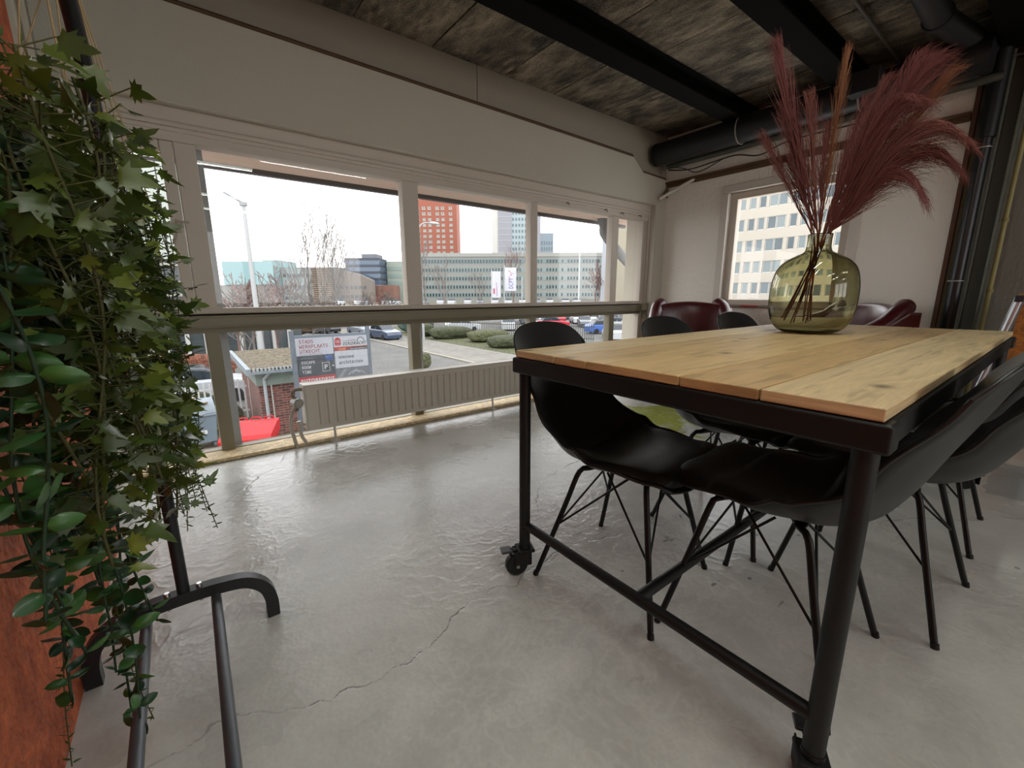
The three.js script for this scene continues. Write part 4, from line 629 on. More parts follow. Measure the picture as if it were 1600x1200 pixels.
{ // teal building group
  const t = thing('teal_building', 'turquoise glass building with a flat roof', 'building', tw(-86, 125, 0), townTurn);
  addMesh('teal_box', box(3.5, 17.9, 4.2, 10.7, -14, 0), omat(0x87b0b2, 0.3), t); addMesh('roof_step', box(13, 17.9, 10.7, 11.3, -14, -4), omat(0x9aa7a6, 0.6), t); addMesh('podium', box(-6, 17.9, G, 4.2, -14, -1), omat(0x9a9a94, 0.8), t);
  const o = thing('grey_office', 'grey-green office wing with two window rows beside the turquoise building', 'building', tw(-70, 129, 0), townTurn);
  addMesh('wall', box(2.2, 19, G, 9.2, -12, 0), omat(0x98a5a4, 0.7), o); for (const y of [6.9, 3.6, 0.4]) addMesh('window_row', merge(gridWindows(2.6, 13.5, [y], 0.8, 0.9, 0.55, 0.02)), glassDark, o).userData.kind = 'stuff';
  const lv = thing('louvred_tower', 'brown louvred stair tower between bare poplars', 'building', tw(-56.2, 122, 0), townTurn);
  addMesh('core', box(0.3, 5.4, G, 8.8, -3, -0.4), omat(0x6a5b4e, 0.9), lv); const L = []; for (let y = -2.6; y < 8.8; y += 0.52) L.push(box(0, 5.6, y, y + 0.26, -0.5, 0)); addMesh('louvres', merge(L), omat(0xa79684, 0.8), lv).userData.kind = 'stuff';
  const cb = thing('brick_hall', 'low grey-brown hall with a curved roof edge', 'building', tw(-49.4, 126, 0), townTurn);
  addMesh('wall', extrude([[-1, G], [9, G], [9, 5.4], [5, 7.2], [-1, 8.6]], 2.8).translate(0, 0, -2.8), omat(0x8d857c, 0.85), cb); addMesh('window_row', merge(gridWindows(0, 8, [3.4, 0.8], 0.7, 0.8, 0.6, 0.02)), glassDark, cb).userData.kind = 'stuff';
}
{ // panel building on the far side of the yard
  const t = thing('panel_building', 'pale panelled building with a thin grid of joints', 'building', [-12, 0, -40]);
  addMesh('wall', box(-8, 13.6, 3.5, 16, -12, -0.08), omat(0x6f6a66, 0.8), t);
  for (let x = -8; x < 13.4; x += 1.8) for (let y = 3.5; y < 15; y += 2.45) addMesh('panel', rbox(x + 0.04, Math.min(x + 1.76, 13.6), y + 0.04, y + 2.41, -0.08, 0.0, 0.01, 1), omat(0xb9c0b6, 0.35), t);
  addMesh('ribbon_wall', box(-8, 13.6, 0.0, 3.5, -12, -0.2), omat(0x4b5054, 0.3), t); for (const y of [0.05, 0.95, 1.85, 3.1]) addMesh('ledge', rbox(-8, 13.7, y, y + 0.22, -0.2, 0.05, 0.02, 1), omat(0xb1ada2, 0.7), t);
  addMesh('shopfront_glass', box(-8, 20, G, 0, -6, -0.3), omat(0x4d575a, 0.2), t); for (let x = -7.6; x < 20; x += 1.15) addMesh('white_post', rbox(x, x + 0.28, G, 0, -0.3, -0.05, 0.02, 1), omat(0xcfd0cc, 0.6), t);
}
{ // white office block through the end window
  const t = thing('white_office_block', 'white office block with rows of wide and narrow windows', 'building', [70, 0, 0]);
  addMesh('wall', box(0.25, 18, G, 22, -47, 30), omat(0x8d8a80, 0.85), t);
  const cw = mat(0xa8a296, 0.8), fw = mat(0xb9b7b0, 0.6), gl = [omat(0x76858a, 0.15), omat(0x8d9a9a, 0.2), omat(0x5f6e74, 0.15)]; reseed(55);
  const P = 5.7, off = [[0, 1.15], [1.22, 2.37], [2.95, 3.85], [4.35, 5.25]];
  for (let k = -1; k <= 6; k++) { const yc = 1.9 + 3.12 * k; addMesh('spandrel', rbox(0, 0.3, yc + 0.86, yc + 2.26, -47, 30, 0.02, 1), cw, t); for (let b = -8; b < 4; b++) { const z0 = b * P - 0.8; addMesh('pier', rbox(0, 0.3, yc - 0.9, yc + 0.9, z0 + 2.42, z0 + 2.9, 0.01, 1), cw, t); addMesh('pier', rbox(0, 0.3, yc - 0.9, yc + 0.9, z0 + 3.9, z0 + 4.3, 0.01, 1), cw, t); addMesh('pier', rbox(0, 0.3, yc - 0.9, yc + 0.9, z0 + 5.3, z0 + 5.65, 0.01, 1), cw, t);
    if (b > -8 && b < 0) for (const [a, c] of off) { const f = addMesh('window', merge([box(0.08, 0.2, yc - 0.86, yc - 0.78, z0 + a, z0 + c), box(0.08, 0.2, yc + 0.8, yc + 0.86, z0 + a, z0 + c), box(0.08, 0.2, yc - 0.8, yc + 0.8, z0 + a, z0 + a + 0.06), box(0.08, 0.2, yc - 0.8, yc + 0.8, z0 + c - 0.06, z0 + c)]), fw, t); addMesh('pane', box(0.14, 0.18, yc - 0.8, yc + 0.8, z0 + a + 0.05, z0 + c - 0.05), gl[(rnd() * 3) | 0], f); } } }
}
// tall pale facades at the right edge of the street view
tag(addMesh('slab_block', merge([box(78.5, 83, G, 30, -68, -64)]), omat(0xc3c7cf, 0.6)), 'bluish white slab block behind the rain pipe', 'building');
tag(addMesh('cream_block', box(74.6, 79.4, G, 30, -62, -58), omat(0xb9b19a, 0.7)), 'cream coloured block beside the rain pipe', 'building');
// ---- brick shed, sign, bins, fence
const brickTex = dataTex(512, 512, (u, v) => { const r = Math.floor(v * 24), x = u * 8 + (r % 2) * 0.5, c = Math.floor(x), fx = x - c, fy = v * 24 - r; const mo = fx < 0.04 || fy < 0.13; const k = 0.75 + 0.45 * (hash2(c % 8, r, 5) - 0.5) + 0.2 * (vnoise(u * 60, v * 60, 7, 60, 60) - 0.5); return mo ? [0.62, 0.56, 0.52] : [0.56 * k, 0.33 * k, 0.285 * k]; }, true);
const brickMat = mat(0xcfcfcf, 0.9, { map: brickTex }), zincGrey = omat(0x8f9ca3, 0.5, { metalness: 0.2 });
{
  const t = thing('brick_shed', 'low red brick shed with a gravel roof beside the bins', 'shed', [1.62, G, -15.2]);
  addMesh('wall', metric(box(0, 2.7, 0, 1.7, -5, 0), 0.5), brickMat, t); addMesh('green_fascia', box(-0.06, 2.8, 1.7, 2.12, -5.1, 0.08), omat(0x7f8e84, 0.6), t);
  const eave = addMesh('eave', merge([box(-0.3, 2.95, 2.12, 2.2, -5.4, 0.4), box(-0.32, -0.2, 2.1, 2.3, -5.4, 0.42)]), zincGrey, t); const pl = []; for (let i = 0; i < 30; i++) pl.push(rbox(i * 0.105 - 0.25, i * 0.105 - 0.19, 2.2, 2.30, 0.33, 0.38, 0.01, 1)); addMesh('snow_guard', merge(pl), omat(0xaeb7bc, 0.5), eave).userData.kind = 'stuff';
  addMesh('gravel_roof', metric(box(-0.2, 2.85, 2.2, 2.27, -5.3, 0.3), 0.6), omat(0xc9b79a, 0.95, { map: leafTex, bumpMap: leafTex, bumpScale: 0.04 }), t);
  addMesh('gutter_pipe', merge([bar([0.16, 0, 0.12], [0.16, 1.95, 0.12], 0.05), bar([0.16, 1.9, 0.12], [0.3, 2.14, 0.34], 0.05)]), omat(0xa9b0b4, 0.5), t); addMesh('gutter_strap', bar([0.34, 0, 0.06], [0.34, 1.7, 0.06], 0.02), omat(0xc8c4bd, 0.6), t);
}
{
  const sign = canvasTex(1024, 640, (x, w, h) => {
    x.fillStyle = '#5c6670'; x.fillRect(0, 0, w, h); x.fillStyle = '#e4e9f2'; x.fillRect(0, 0, 512, 235); x.fillRect(524, 0, 500, 150); x.fillRect(524, 205, 500, 245); x.fillStyle = '#454e57'; x.fillRect(0, 240, 512, 280);
    x.fillStyle = '#a02a40'; x.font = 'bold 66px monospace'; x.fillText('STADS', 46, 72); x.fillText('WERKPLAATS', 46, 138); x.fillText('UTRECHT', 46, 204); x.fillStyle = '#8a8f99'; x.fillRect(48, 218, 300, 5);
    x.fillStyle = '#f2f4f6'; x.font = 'bold 52px monospace'; x.fillText('ESCAPE', 56, 350); x.fillText('ROOM', 56, 415); x.fillText('TIME', 56, 480); x.fillStyle = '#9aa3ad'; x.font = '24px sans-serif'; x.fillText('ONTVOELKERLIJK', 40, 285);
    x.fillStyle = '#3b62ad'; x.beginPath(); x.ellipse(440, 285, 62, 40, 0.2, 0, 7); x.fill(); x.fillStyle = '#6f8fc9'; x.beginPath(); x.ellipse(420, 275, 20, 12, 0, 0, 7); x.fill(); x.strokeStyle = '#ffffff'; x.lineWidth = 6; x.strokeRect(338, 350, 100, 120); x.fillStyle = '#ffffff'; x.font = 'bold 92px sans-serif'; x.fillText('P', 358, 442); x.fillRect(470, 395, 34, 12);
    x.fillStyle = '#c8313c'; x.beginPath(); x.arc(582, 62, 46, Math.PI, 0); x.lineTo(628, 120); x.lineTo(536, 120); x.fill(); x.fillStyle = '#f0dfe0'; x.fillRect(552, 60, 60, 8); x.fillRect(552, 80, 60, 8); x.fillStyle = '#c8313c'; x.fillRect(548, 124, 70, 8);
    x.strokeStyle = '#2c2f36'; x.lineWidth = 7; x.beginPath(); x.arc(925, 78, 52, Math.PI * 0.95, Math.PI * 2.05); x.stroke(); for (let i = 0; i < 8; i++) { const a = Math.PI + i * Math.PI / 7; x.beginPath(); x.moveTo(925 + Math.cos(a) * 40, 78 + Math.sin(a) * 40); x.lineTo(925 + Math.cos(a) * 50, 78 + Math.sin(a) * 50); x.stroke(); }
    x.fillStyle = '#c96a72'; x.font = 'italic 22px sans-serif'; x.fillText('autobedrijf', 735, 62); x.fillStyle = '#23262d'; x.font = 'italic bold 62px sans-serif'; x.fillText('EENDRACHT', 652, 132, 350); x.fillRect(655, 68, 220, 5);
    const gr = x.createLinearGradient(524, 0, 1024, 0); gr.addColorStop(0, '#c3342f'); gr.addColorStop(0.3, '#d8452f'); gr.addColorStop(0.55, '#4a2a2c'); gr.addColorStop(1, '#2b2b30'); x.fillStyle = gr; x.fillRect(524, 160, 500, 42); x.fillStyle = '#d42f2a'; x.fillRect(524, 150, 500, 10); x.fillStyle = '#ef9a5c'; x.beginPath(); x.ellipse(640, 182, 60, 11, 0, 0, 7); x.fill(); x.fillStyle = '#e8e8e8'; x.fillRect(760, 182, 250, 8);
    x.fillStyle = '#3f4650'; x.font = 'bold 66px sans-serif'; x.fillText('nieuwe', 575, 315); x.fillText('architecten', 575, 395, 420);
    x.fillStyle = '#c9343f'; x.fillRect(0, 525, 512, 115); x.fillStyle = '#ffffff'; x.font = 'bold 78px sans-serif'; x.fillText('AUTOBEDRIJF', 20, 612, 475); x.fillStyle = '#7d868e'; x.fillRect(524, 455, 500, 185); x.strokeStyle = '#f0f2f4'; x.lineWidth = 7; x.beginPath(); x.moveTo(700, 560); x.quadraticCurveTo(790, 480, 840, 520); x.quadraticCurveTo(900, 500, 960, 560); x.moveTo(760, 545); x.lineTo(830, 490); x.lineTo(880, 545); x.stroke(); x.fillStyle = '#a4a9ae'; x.beginPath(); x.moveTo(530, 600); x.lineTo(640, 470); x.lineTo(690, 470); x.lineTo(590, 600); x.fill();
  });
  const t = thing('sign_board', 'tenant sign board with coloured name plates on grey posts', 'sign', [2.34, 0, -12.95], 0.0);
  addMesh('post', rbox(-0.08, 0.03, G, 0.02, -0.12, -0.02, 0.01, 1), omat(0x5c6670, 0.5), t); addMesh('post', rbox(2.03, 2.14, G, 0.16, -0.12, -0.02, 0.01, 1), omat(0x5c6670, 0.5), t);
  addMesh('frame', rbox(-0.02, 2.10, -1.62, -0.12, -0.09, -0.03, 0.01, 1), omat(0x626c76, 0.5), t);
  addMesh('name_plates', new THREE.PlaneGeometry(2.0, 1.34).translate(1.04, -0.87, -0.026), omat(0xb4b4b4, 0.4, { map: sign }), t);
}
function waste(name, label, pos, turn, W, D, Hh, body, lid, open) {
  const t = thing(name, label, 'waste container', pos, turn); const y0 = 0.22;
  addMesh('body', (() => { const g = new THREE.BoxGeometry(W, Hh, D, 1, 1, 1).translate(0, y0 + Hh / 2, 0), p = g.attributes.position; for (let i = 0; i < p.count; i++) if (p.getY(i) < y0 + 0.1) p.setXYZ(i, p.getX(i) * 0.86, p.getY(i), p.getZ(i) * 0.8); g.computeVertexNormals(); return g; })(), body, t);
  addMesh('rim', merge([rbox(-W / 2 - 0.04, W / 2 + 0.04, y0 + Hh - 0.06, y0 + Hh, -D / 2 - 0.04, D / 2 + 0.04, 0.02, 2)]), body, t);
  if (!open) { const l = addMesh('lid', merge([extrude([[-D / 2 - 0.05, 0], [D / 2 + 0.05, 0], [D / 2 + 0.05, 0.06], [D / 2 - 0.1, 0.12], [-D / 2 + 0.15, 0.24], [-D / 2 - 0.05, 0.24]], W + 0.06, 0.01).rotateY(-Math.PI / 2).translate(W / 2 + 0.03, y0 + Hh, 0)]), lid, t); for (const s of [-0.6, 0, 0.6]) addMesh('handle', tube([[s * W / 2 - 0.1, y0 + Hh + 0.24, -D / 2 - 0.04], [s * W / 2 - 0.09, y0 + Hh + 0.30, -D / 2 - 0.06], [s * W / 2 + 0.09, y0 + Hh + 0.30, -D / 2 - 0.06], [s * W / 2 + 0.1, y0 + Hh + 0.24, -D / 2 - 0.04]], 0.015, 16, 6), lid, l); }
  else { const l = addMesh('lid', (() => { const g = new THREE.CylinderGeometry(D * 0.55, D * 0.55, W, 20, 1, true, 0, Math.PI * 0.62).rotateZ(Math.PI / 2); return g.translate(0, y0 + Hh - 0.04, -0.08); })(), phys(lid.color.getHex(), 0.5, { side: THREE.DoubleSide }), t); }
  for (const [a, b] of [[-0.38, -0.3], [0.38, -0.3], [-0.38, 0.3], [0.38, 0.3]]) addMesh('wheel', merge([bar([a * W - 0.03, 0.09, b * D], [a * W + 0.03, 0.09, b * D], 0.09, 0.09, 14), rbox(a * W - 0.04, a * W + 0.04, 0.12, 0.24, b * D - 0.03, b * D + 0.03, 0.01, 1)]), omat(0x5a5e62, 0.6), t);
  return t;
}
{
  const g = waste('paper_container', 'grey paper waste container overflowing with cardboard', [-0.1, G, -15.3], 0.12, 0.98, 0.8, 0.86, omat(0x7d8e99, 0.5), omat(0x93a0a8, 0.5), true);
  const lt = canvasTex(256, 64, (x) => { x.fillStyle = '#e9ecec'; x.fillRect(0, 0, 256, 64); x.fillStyle = '#30363c'; x.font = 'bold 50px sans-serif'; x.fillText('KARTON', 22, 50, 212); });
  addMesh('sticker', new THREE.PlaneGeometry(0.42, 0.11).translate(0.0, 0.55, 0.378).rotateX(0.0), omat(0xffffff, 0.5, { map: lt }), g);
  addMesh('front_rib', rbox(-0.025, 0.025, 0.5, 1.0, 0.37, 0.42, 0.01, 1), omat(0x6d7c86, 0.5), g);
  const cards = [[-0.05, 1.22, 0.12, 0.85, 0.5, -0.5, 0.25, 0xb08a5e], [0.1, 1.12, 0.2, 0.8, 0.35, 0.15, -0.15, 0xc7c9c6], [-0.18, 1.36, 0.0, 0.35, 0.55, -0.9, 0.7, 0xb99567], [0.2, 1.1, 0.1, 0.5, 0.4, 0.1, 0.2, 0xa98058], [-0.3, 1.12, 0.22, 0.4, 0.3, 0.2, 0.1, 0xb98d78]];
  cards.forEach(([x, y, z, w, d, rx, rz, c], i) => { const m = addMesh('cardboard_sheet', new THREE.BoxGeometry(w, 0.02, d), omat(c, 0.9)); m.position.set(-0.1 + x, G + y, -15.3 + z); m.rotation.set(rx, 0.3 * i, rz); tag(m, ['large brown cardboard flap on top of the grey container', 'pale cardboard sheet lying in the grey container', 'brown cardboard piece standing upright in the grey container', 'brown cardboard piece at the rear of the grey container', 'pinkish cardboard piece hanging over the rim of the grey container'][i], 'cardboard', 'cardboard in the grey container'); });
  const r = waste('red_container', 'bright red four-wheeled waste container with a closed lid', [0.95, G, -11.55], -0.35, 0.98, 1.0, 0.95, phys(0x9c0d14, 0.45, { specularIntensity: 0.35 }), phys(0xa81219, 0.45, { specularIntensity: 0.35 }), false);
  const st = canvasTex(128, 192, (x) => { x.fillStyle = '#e8ece8'; x.fillRect(0, 0, 128, 192); x.fillStyle = '#2f9a55'; x.fillRect(44, 70, 74, 40); x.fillRect(44, 120, 74, 40); x.fillStyle = '#ffffff'; x.fillRect(52, 84, 50, 10); x.fillRect(52, 134, 50, 10); });
  addMesh('sticker', new THREE.PlaneGeometry(0.26, 0.4).translate(-0.10, 0.86, 0.50), omat(0xffffff, 0.5, { map: st }), r); addMesh('lock', bar([0.46, 0.9, 0.1], [0.51, 0.9, 0.1], 0.09, 0.09, 14), omat(0x45484c, 0.5), r); addMesh('lid_label', rbox(-0.3, 0.05, 1.285, 1.30, 0.3, 0.38, 0.003, 1), omat(0xd9dcdc, 0.5), r);
}
function fence(name, label, x0, z0, x1, z1, h, step, r, m, pointed) {
  const L = Math.hypot(x1 - x0, z1 - z0), t = thing(name, label, 'fence', [x0, G, z0], -Math.atan2(z1 - z0, x1 - x0)); const n = Math.round(L / step);
  for (let i = 0; i <= n; i++) addMesh('paling', rbox(i * step - r, i * step + r, 0.05, h + (pointed ? 0.08 * (i % 2) : 0), -r / 2, r / 2, 0.004, 1), m, t);
  addMesh('rail', rbox(0, L, 0.3, 0.37, -0.03, 0.0, 0.006, 1), m, t); addMesh('rail', rbox(0, L, h - 0.25, h - 0.18, -0.03, 0.0, 0.006, 1), m, t);
}
fence('palisade_fence', 'white steel palisade fence behind the grey container', -5, -18.0, 1.55, -18.0, 1.45, 0.17, 0.028, omat(0xd9dbd8, 0.5), true);
fence('lot_fence', 'dark vertical-bar fence along the car park hedge', 22.8, -44.8, 31, -27.4, 1.7, 0.22, 0.03, omat(0x4e5450, 0.6));
function bush(name, label, cat, x, z, w, h, d, m, y0 = G, group) { const g = new THREE.IcosahedronGeometry(1, 4); const p = g.attributes.position; for (let i = 0; i < p.count; i++) { const X = p.getX(i), Y = p.getY(i), Z = p.getZ(i); const k = 0.82 + 0.36 * (fbm(X * 3 + x, Z * 3 + Y * 2 + z, 301, 4)) - 0.1; const q = (v) => Math.sign(v) * Math.pow(Math.abs(v), 0.7); p.setXYZ(i, q(X) * w / 2 * k, (q(Y) * 0.5 + 0.5) * h * (0.9 + 0.1 * k), q(Z) * d / 2 * k); } g.computeVertexNormals(); const o = addMesh(name, metric(mergeVertices(g), 0.8), m); o.position.set(x, y0, z); return tag(o, label, cat, group); }
bush('hedge', 'rust-orange beech hedge in front of the white posts', 'hedge', -1.5, -26, 7.5, 1.75, 1.3, hedgeRust); bush('hedge', 'dark green hedge just behind the white palisade fence', 'hedge', -1.8, -19.4, 5.4, 1.15, 1.2, hedgeDark); bush('hedge', 'brown leafless hedge above the brick shed', 'hedge', 4.8, -27, 5, 1.5, 1.5, hedgeBrown); bush('shrub', 'grey-green shrub beside the grey container', 'shrub', 0.75, -16.6, 1.0, 1.0, 0.9, hedgeGreen);
bush('reed_clump', 'tan clump of dry reeds behind the brick shed', 'shrub', 5.2, -22.5, 1.6, 1.9, 1.2, hedgeBrown);
bush('conifer', 'small cone-shaped green conifer at the road edge', 'conifer', 11.7, -24.2, 0.75, 0.95, 0.75, hedgeGreen);
for (const [i, a] of [[22.2, -39.5, 5, 1.3, 3, 0], [23.6, -34.5, 4.5, 1.2, 3.2, 1], [22.4, -29.5, 4.5, 1.1, 3, 2], [23, -24.8, 4, 1.1, 3, 3], [20.8, -43.6, 3.0, 1.5, 3.4, 4]].entries()) bush('hedge', ['clipped green hedge below the white car', 'rounded green hedge in the middle of the verge', 'yellow-green hedge next along the verge', 'green hedge of the verge nearest the table', 'dark clipped hedge beside the street lamp'][i], 'hedge', a[0], a[1], a[2], a[3], a[4], i % 2 ? hedgeGreen : hedgeDark);
bush('container_green', 'dark green box hedge left of the white car', 'hedge', 22.8, -49, 5, 2.6, 2, omat(0x4e6660, 0.8));
tag(addMesh('parking_wall', box(-60, 60, G, -0.9, -1, 0), omat(0x9d9684, 0.9)), 'long low beige wall in front of the white office block', 'wall'); { const m = scene.children[scene.children.length - 1]; m.position.set(...tw(10, 120, 0)); m.rotation.y = townTurn; m.userData.kind = 'structure'; }
// ---- cars
const carG = (() => {
  const side = [[-2.1, 0.32], [2.08, 0.32], [2.14, 0.55], [2.05, 0.78], [1.05, 0.95], [-1.95, 0.98], [-2.12, 0.82]], cab = [[-1.75, 0.96], [-1.25, 1.45], [-0.3, 1.5], [0.35, 1.42], [1.1, 0.94]], roof = [[-1.3, 1.40], [-1.2, 1.46], [-0.3, 1.52], [0.3, 1.45], [0.42, 1.38], [-0.3, 1.44]];
  const ex = (p, w, b = 0.08) => extrude(p, w - 2 * b, b).translate(0, 0, -(w - 2 * b) / 2);
  return { body: ex(side, 1.72, 0.1), glass: ex(cab, 1.44, 0.1), roof: merge([ex(roof, 1.42, 0.05), ...[-1, 1].map((s) => bar([-0.35, 1.46, 0.66 * s], [-0.4, 0.96, 0.74 * s], 0.035, 0.035, 5))]), wheel: [[-1.3, 1], [1.3, 1], [-1.3, -1], [1.3, -1]].map(([x, s]) => bar([x, 0.31, 0.68 * s], [x, 0.31, 0.88 * s], 0.31, 0.31, 14)), lamp: merge([rbox(2.0, 2.14, 0.58, 0.74, 0.5, 0.8, 0.03, 1), rbox(2.0, 2.14, 0.58, 0.74, -0.8, -0.5, 0.03, 1)]), plate: rbox(2.15, 2.17, 0.4, 0.52, -0.26, 0.26, 0.005, 1) };
})();
const tyre = omat(0x1b1b1c, 0.8), carGlass = omat(0x3a444b, 0.12), lampM = omat(0xd4d8da, 0.2), plateM = omat(0xc9b23c, 0.5), paints = {};
const paint = (c) => paints[c] ||= phys(new THREE.Color(c).multiplyScalar(0.7), 0.32, { clearcoat: 0.6, clearcoatRoughness: 0.15 });
function car(label, x, z, turn, c, group, y = G) { const t = thing('car', label, 'car', [x, y, z], turn, group); addMesh('body', carG.body, paint(c), t); addMesh('cabin_glass', carG.glass, carGlass, t); addMesh('roof', carG.roof, paint(c), t); carG.wheel.forEach((g) => addMesh('wheel', g, tyre, t)); addMesh('headlamps', carG.lamp, lampM, t); addMesh('number_plate', carG.plate, plateM, t); }
const nose = -Math.PI / 2;            // nose towards the window (+z)
car('dark blue hatchback parked nose-first at the kerb', 16.5, -43.4, nose + 0.12, 0x44546f); car('grey-blue car parked behind the dark blue hatchback', 16.2, -49.5, nose + 0.1, 0x76808c); car('black car parked across the street under the sign', 13.4, -55.5, nose + 0.5, 0x30343a); car('dark car furthest up the street', 12.6, -63, nose + 0.4, 0x3a3e44);
car('white liveried car behind the verge fence', 28.2, -47.0, -0.3, 0xd5d9de); car('white car with its roof showing behind the palisade fence', 0.1, -22.3, 0.0, 0xcdd3d8);
reseed(88);
{ // fenced car park: rows of parked cars
  const cols = [0xc9cdd0, 0xb9c0c6, 0x8f989f, 0xd8dadb, 0x5c656c, 0xc9cdd0, 0x9aa7b0, 0xb23238, 0x3f6fb0, 0xd8dadb, 0x767e84], nm = { 0xc9cdd0: 'white', 0xb9c0c6: 'silver', 0x8f989f: 'grey', 0xd8dadb: 'white', 0x5c656c: 'dark grey', 0x9aa7b0: 'silver-blue', 0xb23238: 'dark red', 0x3f6fb0: 'blue', 0x767e84: 'dark grey' };
  let k = 0; for (let row = 0; row < 9; row++) for (let i = 0; i < 18; i++) { const f = 43 + row * 6.4 + (row % 2 ? -0.6 : 0.6), lat = -6 + i * 2.75, p = tw(lat, f, G), az = p[0] / -p[2]; if (az < 0.74 || az > 1.35) continue; if (p[0] < 26.3 + (p[2] + 37.4) * 0.47 + 4) continue; if ([[40.3, -43.2], [39.6, -33.6], [42, -31], [45.5, -36.2], [62.9, -60], [50, -62]].some(([a, b]) => Math.hypot(a - p[0], b - p[2]) < 4.4)) continue; if ((p[0] > 67 && p[2] > -50) || (p[0] > 71 && p[2] > -71)) continue; if (rnd() < 0.08) continue; const c = cols[(k * 7 + row * 3 + (rnd() * 3 | 0)) % cols.length]; k++; car(`${nm[c]} car standing in the rows of the fenced car park`, p[0], p[2], townTurn + Math.PI / 2 * (1 + 2 * (row % 2)) + rr(-0.06, 0.06), c, 'cars in the fenced car park'); }
  car('bright red car behind the front chair back', 40.3, -43.2, townTurn + 0.2, 0xd22a3a); car('blue car close to the car park fence', 39.6, -33.6, townTurn + 0.25, 0x2f62b8); car('white estate car close to the car park fence', 42.0, -31.0, townTurn + 0.1, 0xd3d7da); car('pale car beside the white estate car', 45.5, -36.2, townTurn + 0.05, 0xc2c8cc);
  for (let i = 0; i < 18; i++) { const p = tw(-44 + i * 3.6, 110 + 5 * (i % 2), G + 2.1); car('light car on the far parking deck below the office block', p[0], p[2], townTurn + Math.PI / 2, i % 4 === 2 ? 0x8a9298 : 0xd5d8da, 'cars on the far parking deck', p[1]); }
  const dk = addMesh('parking_deck', box(-80, 60, G, G + 2.1, -16, -0.9), omat(0x8b877c, 0.9)); dk.position.set(...tw(0, 106, 0)); dk.rotation.y = townTurn; dk.userData.kind = 'structure'; dk.userData.label = 'low concrete parking deck below the office block';
}
// ---- street furniture
function lamp(label, x, z, h, arm, r = 0.08) { const t = thing('street_lamp', label, 'street lamp', [x, G, z]); addMesh('pole', bar([0, 0, 0], [0, h, 0], r * 1.25, r * 0.7, 12), omat(0xb9bcbc, 0.4), t); if (arm) { addMesh('arm', tube([[0, h - 0.05, 0], [0.08, h + 0.9, 0], [0.55, h + 1.35, 0], [1.2, h + 1.4, 0]], r * 0.55, 20, 8), omat(0xb9bcbc, 0.4), t); const s = new THREE.SphereGeometry(0.5, 16, 10).scale(1.1, 0.28, 0.5).translate(1.65, h + 1.42, 0); addMesh('lamp_head', s, omat(0xd6d9da, 0.3), t); } else { addMesh('lamp_head', merge([bar([-0.75, h + 0.42, 0], [0.02, h + 0.02, 0], 0.045, 0.06, 6), bar([0, h - 0.1, 0], [0, h + 0.06, 0], r * 1.5, r * 1.5)]), omat(0x9da2a4, 0.4), t); } }
lamp('tall white lamp post in front of the turquoise building', 3.0, -25.0, 8.8, false, 0.115); lamp('curved-arm street lamp in front of the red tower', 18.85, -39.0, 9.9, true, 0.1);
tag(addMesh('flag_pole', bar([62.9, G, -60], [62.75, 16.5, -60], 0.16, 0.09, 10), omat(0xd9dbdb, 0.4)), 'tall white flag pole in front of the office block', 'pole');
tag(addMesh('lamp_mast', bar([50, G, -62], [50, 4.2, -62], 0.12, 0.08, 8), omat(0xc9cccc, 0.4)), 'short white mast between the banners and the mullion', 'pole');
{
  const ft = (w) => canvasTex(128, 384, (x) => { x.fillStyle = '#e6e8f2'; x.fillRect(0, 0, 128, 384); x.save(); x.translate(w ? 100 : 96, 360); x.rotate(-Math.PI / 2); if (w) { x.fillStyle = '#8b8fb5'; x.font = 'bold 74px sans-serif'; x.fillText('DCPY', 8, -6, 235); } else { x.fillStyle = '#b58aa0'; x.font = 'bold 34px sans-serif'; x.fillText('EENDRACHT', 0, -14, 250); } x.restore(); x.fillStyle = '#c9486a'; if (w) { for (const [a, b, r] of [[70, 118, 9], [52, 150, 7], [46, 190, 6], [44, 222, 5], [92, 96, 6]]) { x.beginPath(); x.arc(a, b, r, 0, 7); x.fill(); } x.strokeStyle = '#c0566f'; x.lineWidth = 7; x.beginPath(); x.moveTo(40, 40); x.quadraticCurveTo(60, 80, 84, 96); x.stroke(); } else { x.fillRect(20, 250, 20, 80); } });
  const flag = (label, x, z, w, y0, y1, tx) => { const t = thing('banner_flag', label, 'flag', [x, 0, z], -0.5); addMesh('pole', bar([0, G, 0], [0, y1 + 0.3, 0], 0.08, 0.05, 8), omat(0xd9dbdb, 0.4), t); addMesh('cloth', surf((a, b) => V(0.08 + a * w, y0 + (y1 - y0) * b, 0.12 * Math.sin(a * 5 + b * 2)), 8, 10), omat(0xffffff, 0.7, { map: tx, side: THREE.DoubleSide }), t); };
  flag('narrow white banner with pale lettering', 41.8, -60, 1.5, 0.6, 4.9, ft(false)); flag('white banner with violet lettering and red dots', 44.5, -60, 2.0, 1.7, 5.6, ft(true));
}
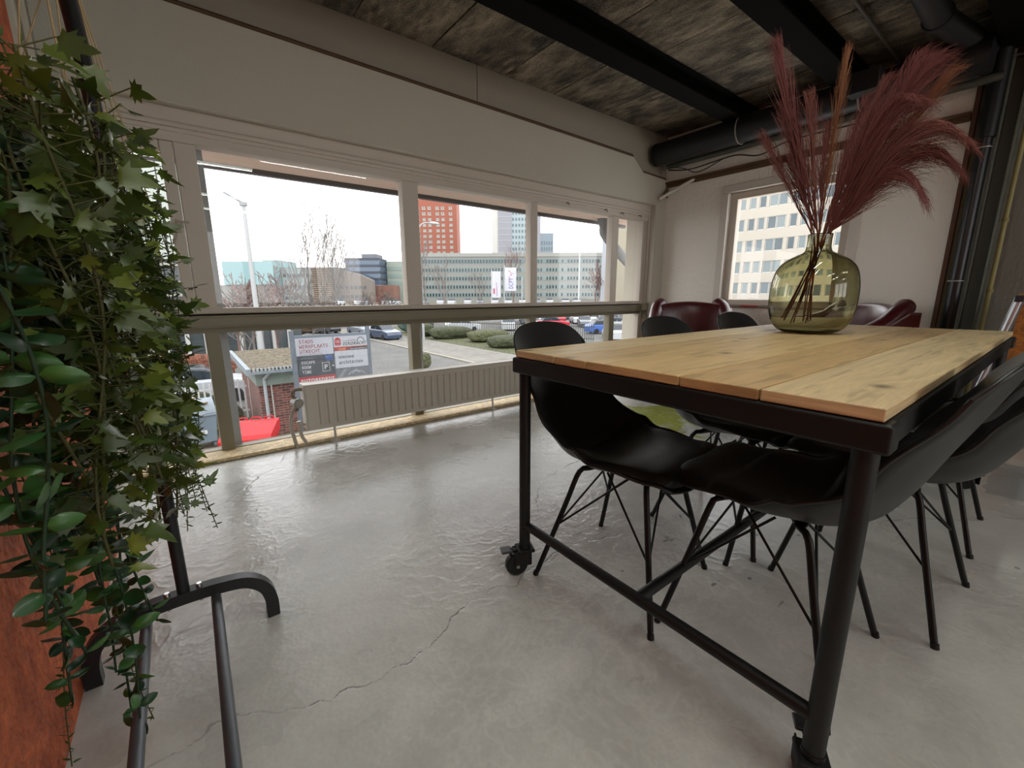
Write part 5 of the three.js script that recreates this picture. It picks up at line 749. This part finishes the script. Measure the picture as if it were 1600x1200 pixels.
// ---- bare winter trees
function treeGeo(seed, H, spreadA, levels, upright) {
  reseed(seed); const L = [];
  (function grow(p, d, len, r, lev) { const q = p.clone().addScaledVector(d, len); L.push(bar(p, q, Math.max(r, 0.028), Math.max(r * 0.72, 0.022), lev < 2 ? 6 : 3)); if (lev >= levels) return; const n = lev === 0 ? (upright ? 3 : 3) : lev < 3 ? 3 : 2; for (let i = 0; i < n; i++) { const f = lev < 2 ? rr(0.45, 1) : rr(0.3, 1), s = p.clone().lerp(q, i === 0 ? 1 : f), a = rr(0, 6.28), tilt = i === 0 ? 0.15 : rr(0.35, spreadA); const u = V(Math.cos(a), 0, Math.sin(a)), nd = d.clone().multiplyScalar(Math.cos(tilt)).addScaledVector(u, Math.sin(tilt)); nd.y += upright ? 0.16 : 0.05; nd.normalize(); grow(s, nd, len * rr(0.58, 0.80), r * 0.64, lev + 1); } })(V(0, 0, 0), V(0, 1, 0), H * (upright ? 0.36 : 0.27), H * 0.011, 0);
  return merge(L);
}
const poplars = [treeGeo(401, 16, 0.8, 6, true), treeGeo(402, 16, 0.75, 6, true)], rounds = [treeGeo(411, 7, 1.0, 6, false), treeGeo(412, 7, 0.95, 6, false)];
const barkA = omat(0x8b7f78, 0.9), barkB = omat(0x8c6d66, 0.9), barkC = omat(0x7a746c, 0.9);
function tree(name, label, geo, m, x, z, s, sy = s, group, y = G) { const o = addMesh(name, geo, m); o.position.set(x, y, z); o.scale.set(s, sy, s); o.rotation.y = x * 1.7; return tag(o, label, 'tree', group); }
const at = (az, z) => -z * az;
[[0.222, 60, 0.85], [0.248, 62, 0.72], [0.277, 64, 0.80], [0.268, 58, 0.66], [0.305, 70, 0.70], [0.213, 66, 0.66]].forEach(([az, d, s], i) => tree('bare_poplar', 'slender bare tree in the row left of the blue glass office', poplars[i % 2], i % 2 ? barkC : barkA, at(az, -d), -d, s * 0.85, s * 1.25, 'bare trees left of the blue glass office'));
[[0.492, 75], [0.55, 78], [0.655, 80]].forEach(([az, d], i) => tree('bare_poplar', ['bare tree directly left of the red tower', 'bare tree in front of the red tower base', 'bare tree between the red tower and the banners'][i], poplars[i % 2], barkA, at(az, -d), -d, [0.75, 0.7, 0.55][i], [1.0, 0.72, 0.62][i]));
tree('bare_tree', 'broad bare tree behind the second banner', poplars[0], barkB, at(0.775, -80), -80, 0.85, 1.02); tree('bare_tree', 'reddish bare tree beside the right-hand mullion', rounds[0], barkB, at(1.13, -70), -70, 2.0, 2.3); tree('bare_tree', 'second reddish bare tree beside the right-hand mullion', rounds[1], barkB, at(1.185, -78), -78, 2.2, 2.5);
[[0.092, 30, 0.95], [0.125, 34, 1.05], [0.15, 36, 1.0], [0.18, 36, 0.95], [0.222, 44, 1.1], [0.082, 34, 1.05], [0.245, 48, 1.05], [0.335, 62, 1.0], [0.375, 70, 1.15], [0.405, 66, 1.0], [0.108, 37, 1.1], [0.172, 52, 1.35]].forEach(([az, d, s], i) => tree('bare_shrub_tree', 'twiggy bare tree above the window transom', rounds[i % 2], [barkC, barkA, barkB][i % 3], at(az, -d), -d, s, s, 'twiggy bare trees above the transom'));
bush('scrub', 'olive-brown scrub belt below the blue glass office', 'shrub', at(0.35, -74), -74, 17, 2.6, 4, hedgeBrown); bush('scrub', 'olive-brown scrub belt below the louvred tower', 'shrub', at(0.205, -70), -70, 12, 2.4, 4, hedgeGreen); bush('scrub', 'grey-brown scrub below the turquoise building', 'shrub', at(0.12, -52), -52, 12, 2.4, 4, hedgeBrown);
renderer.render(scene, camera);
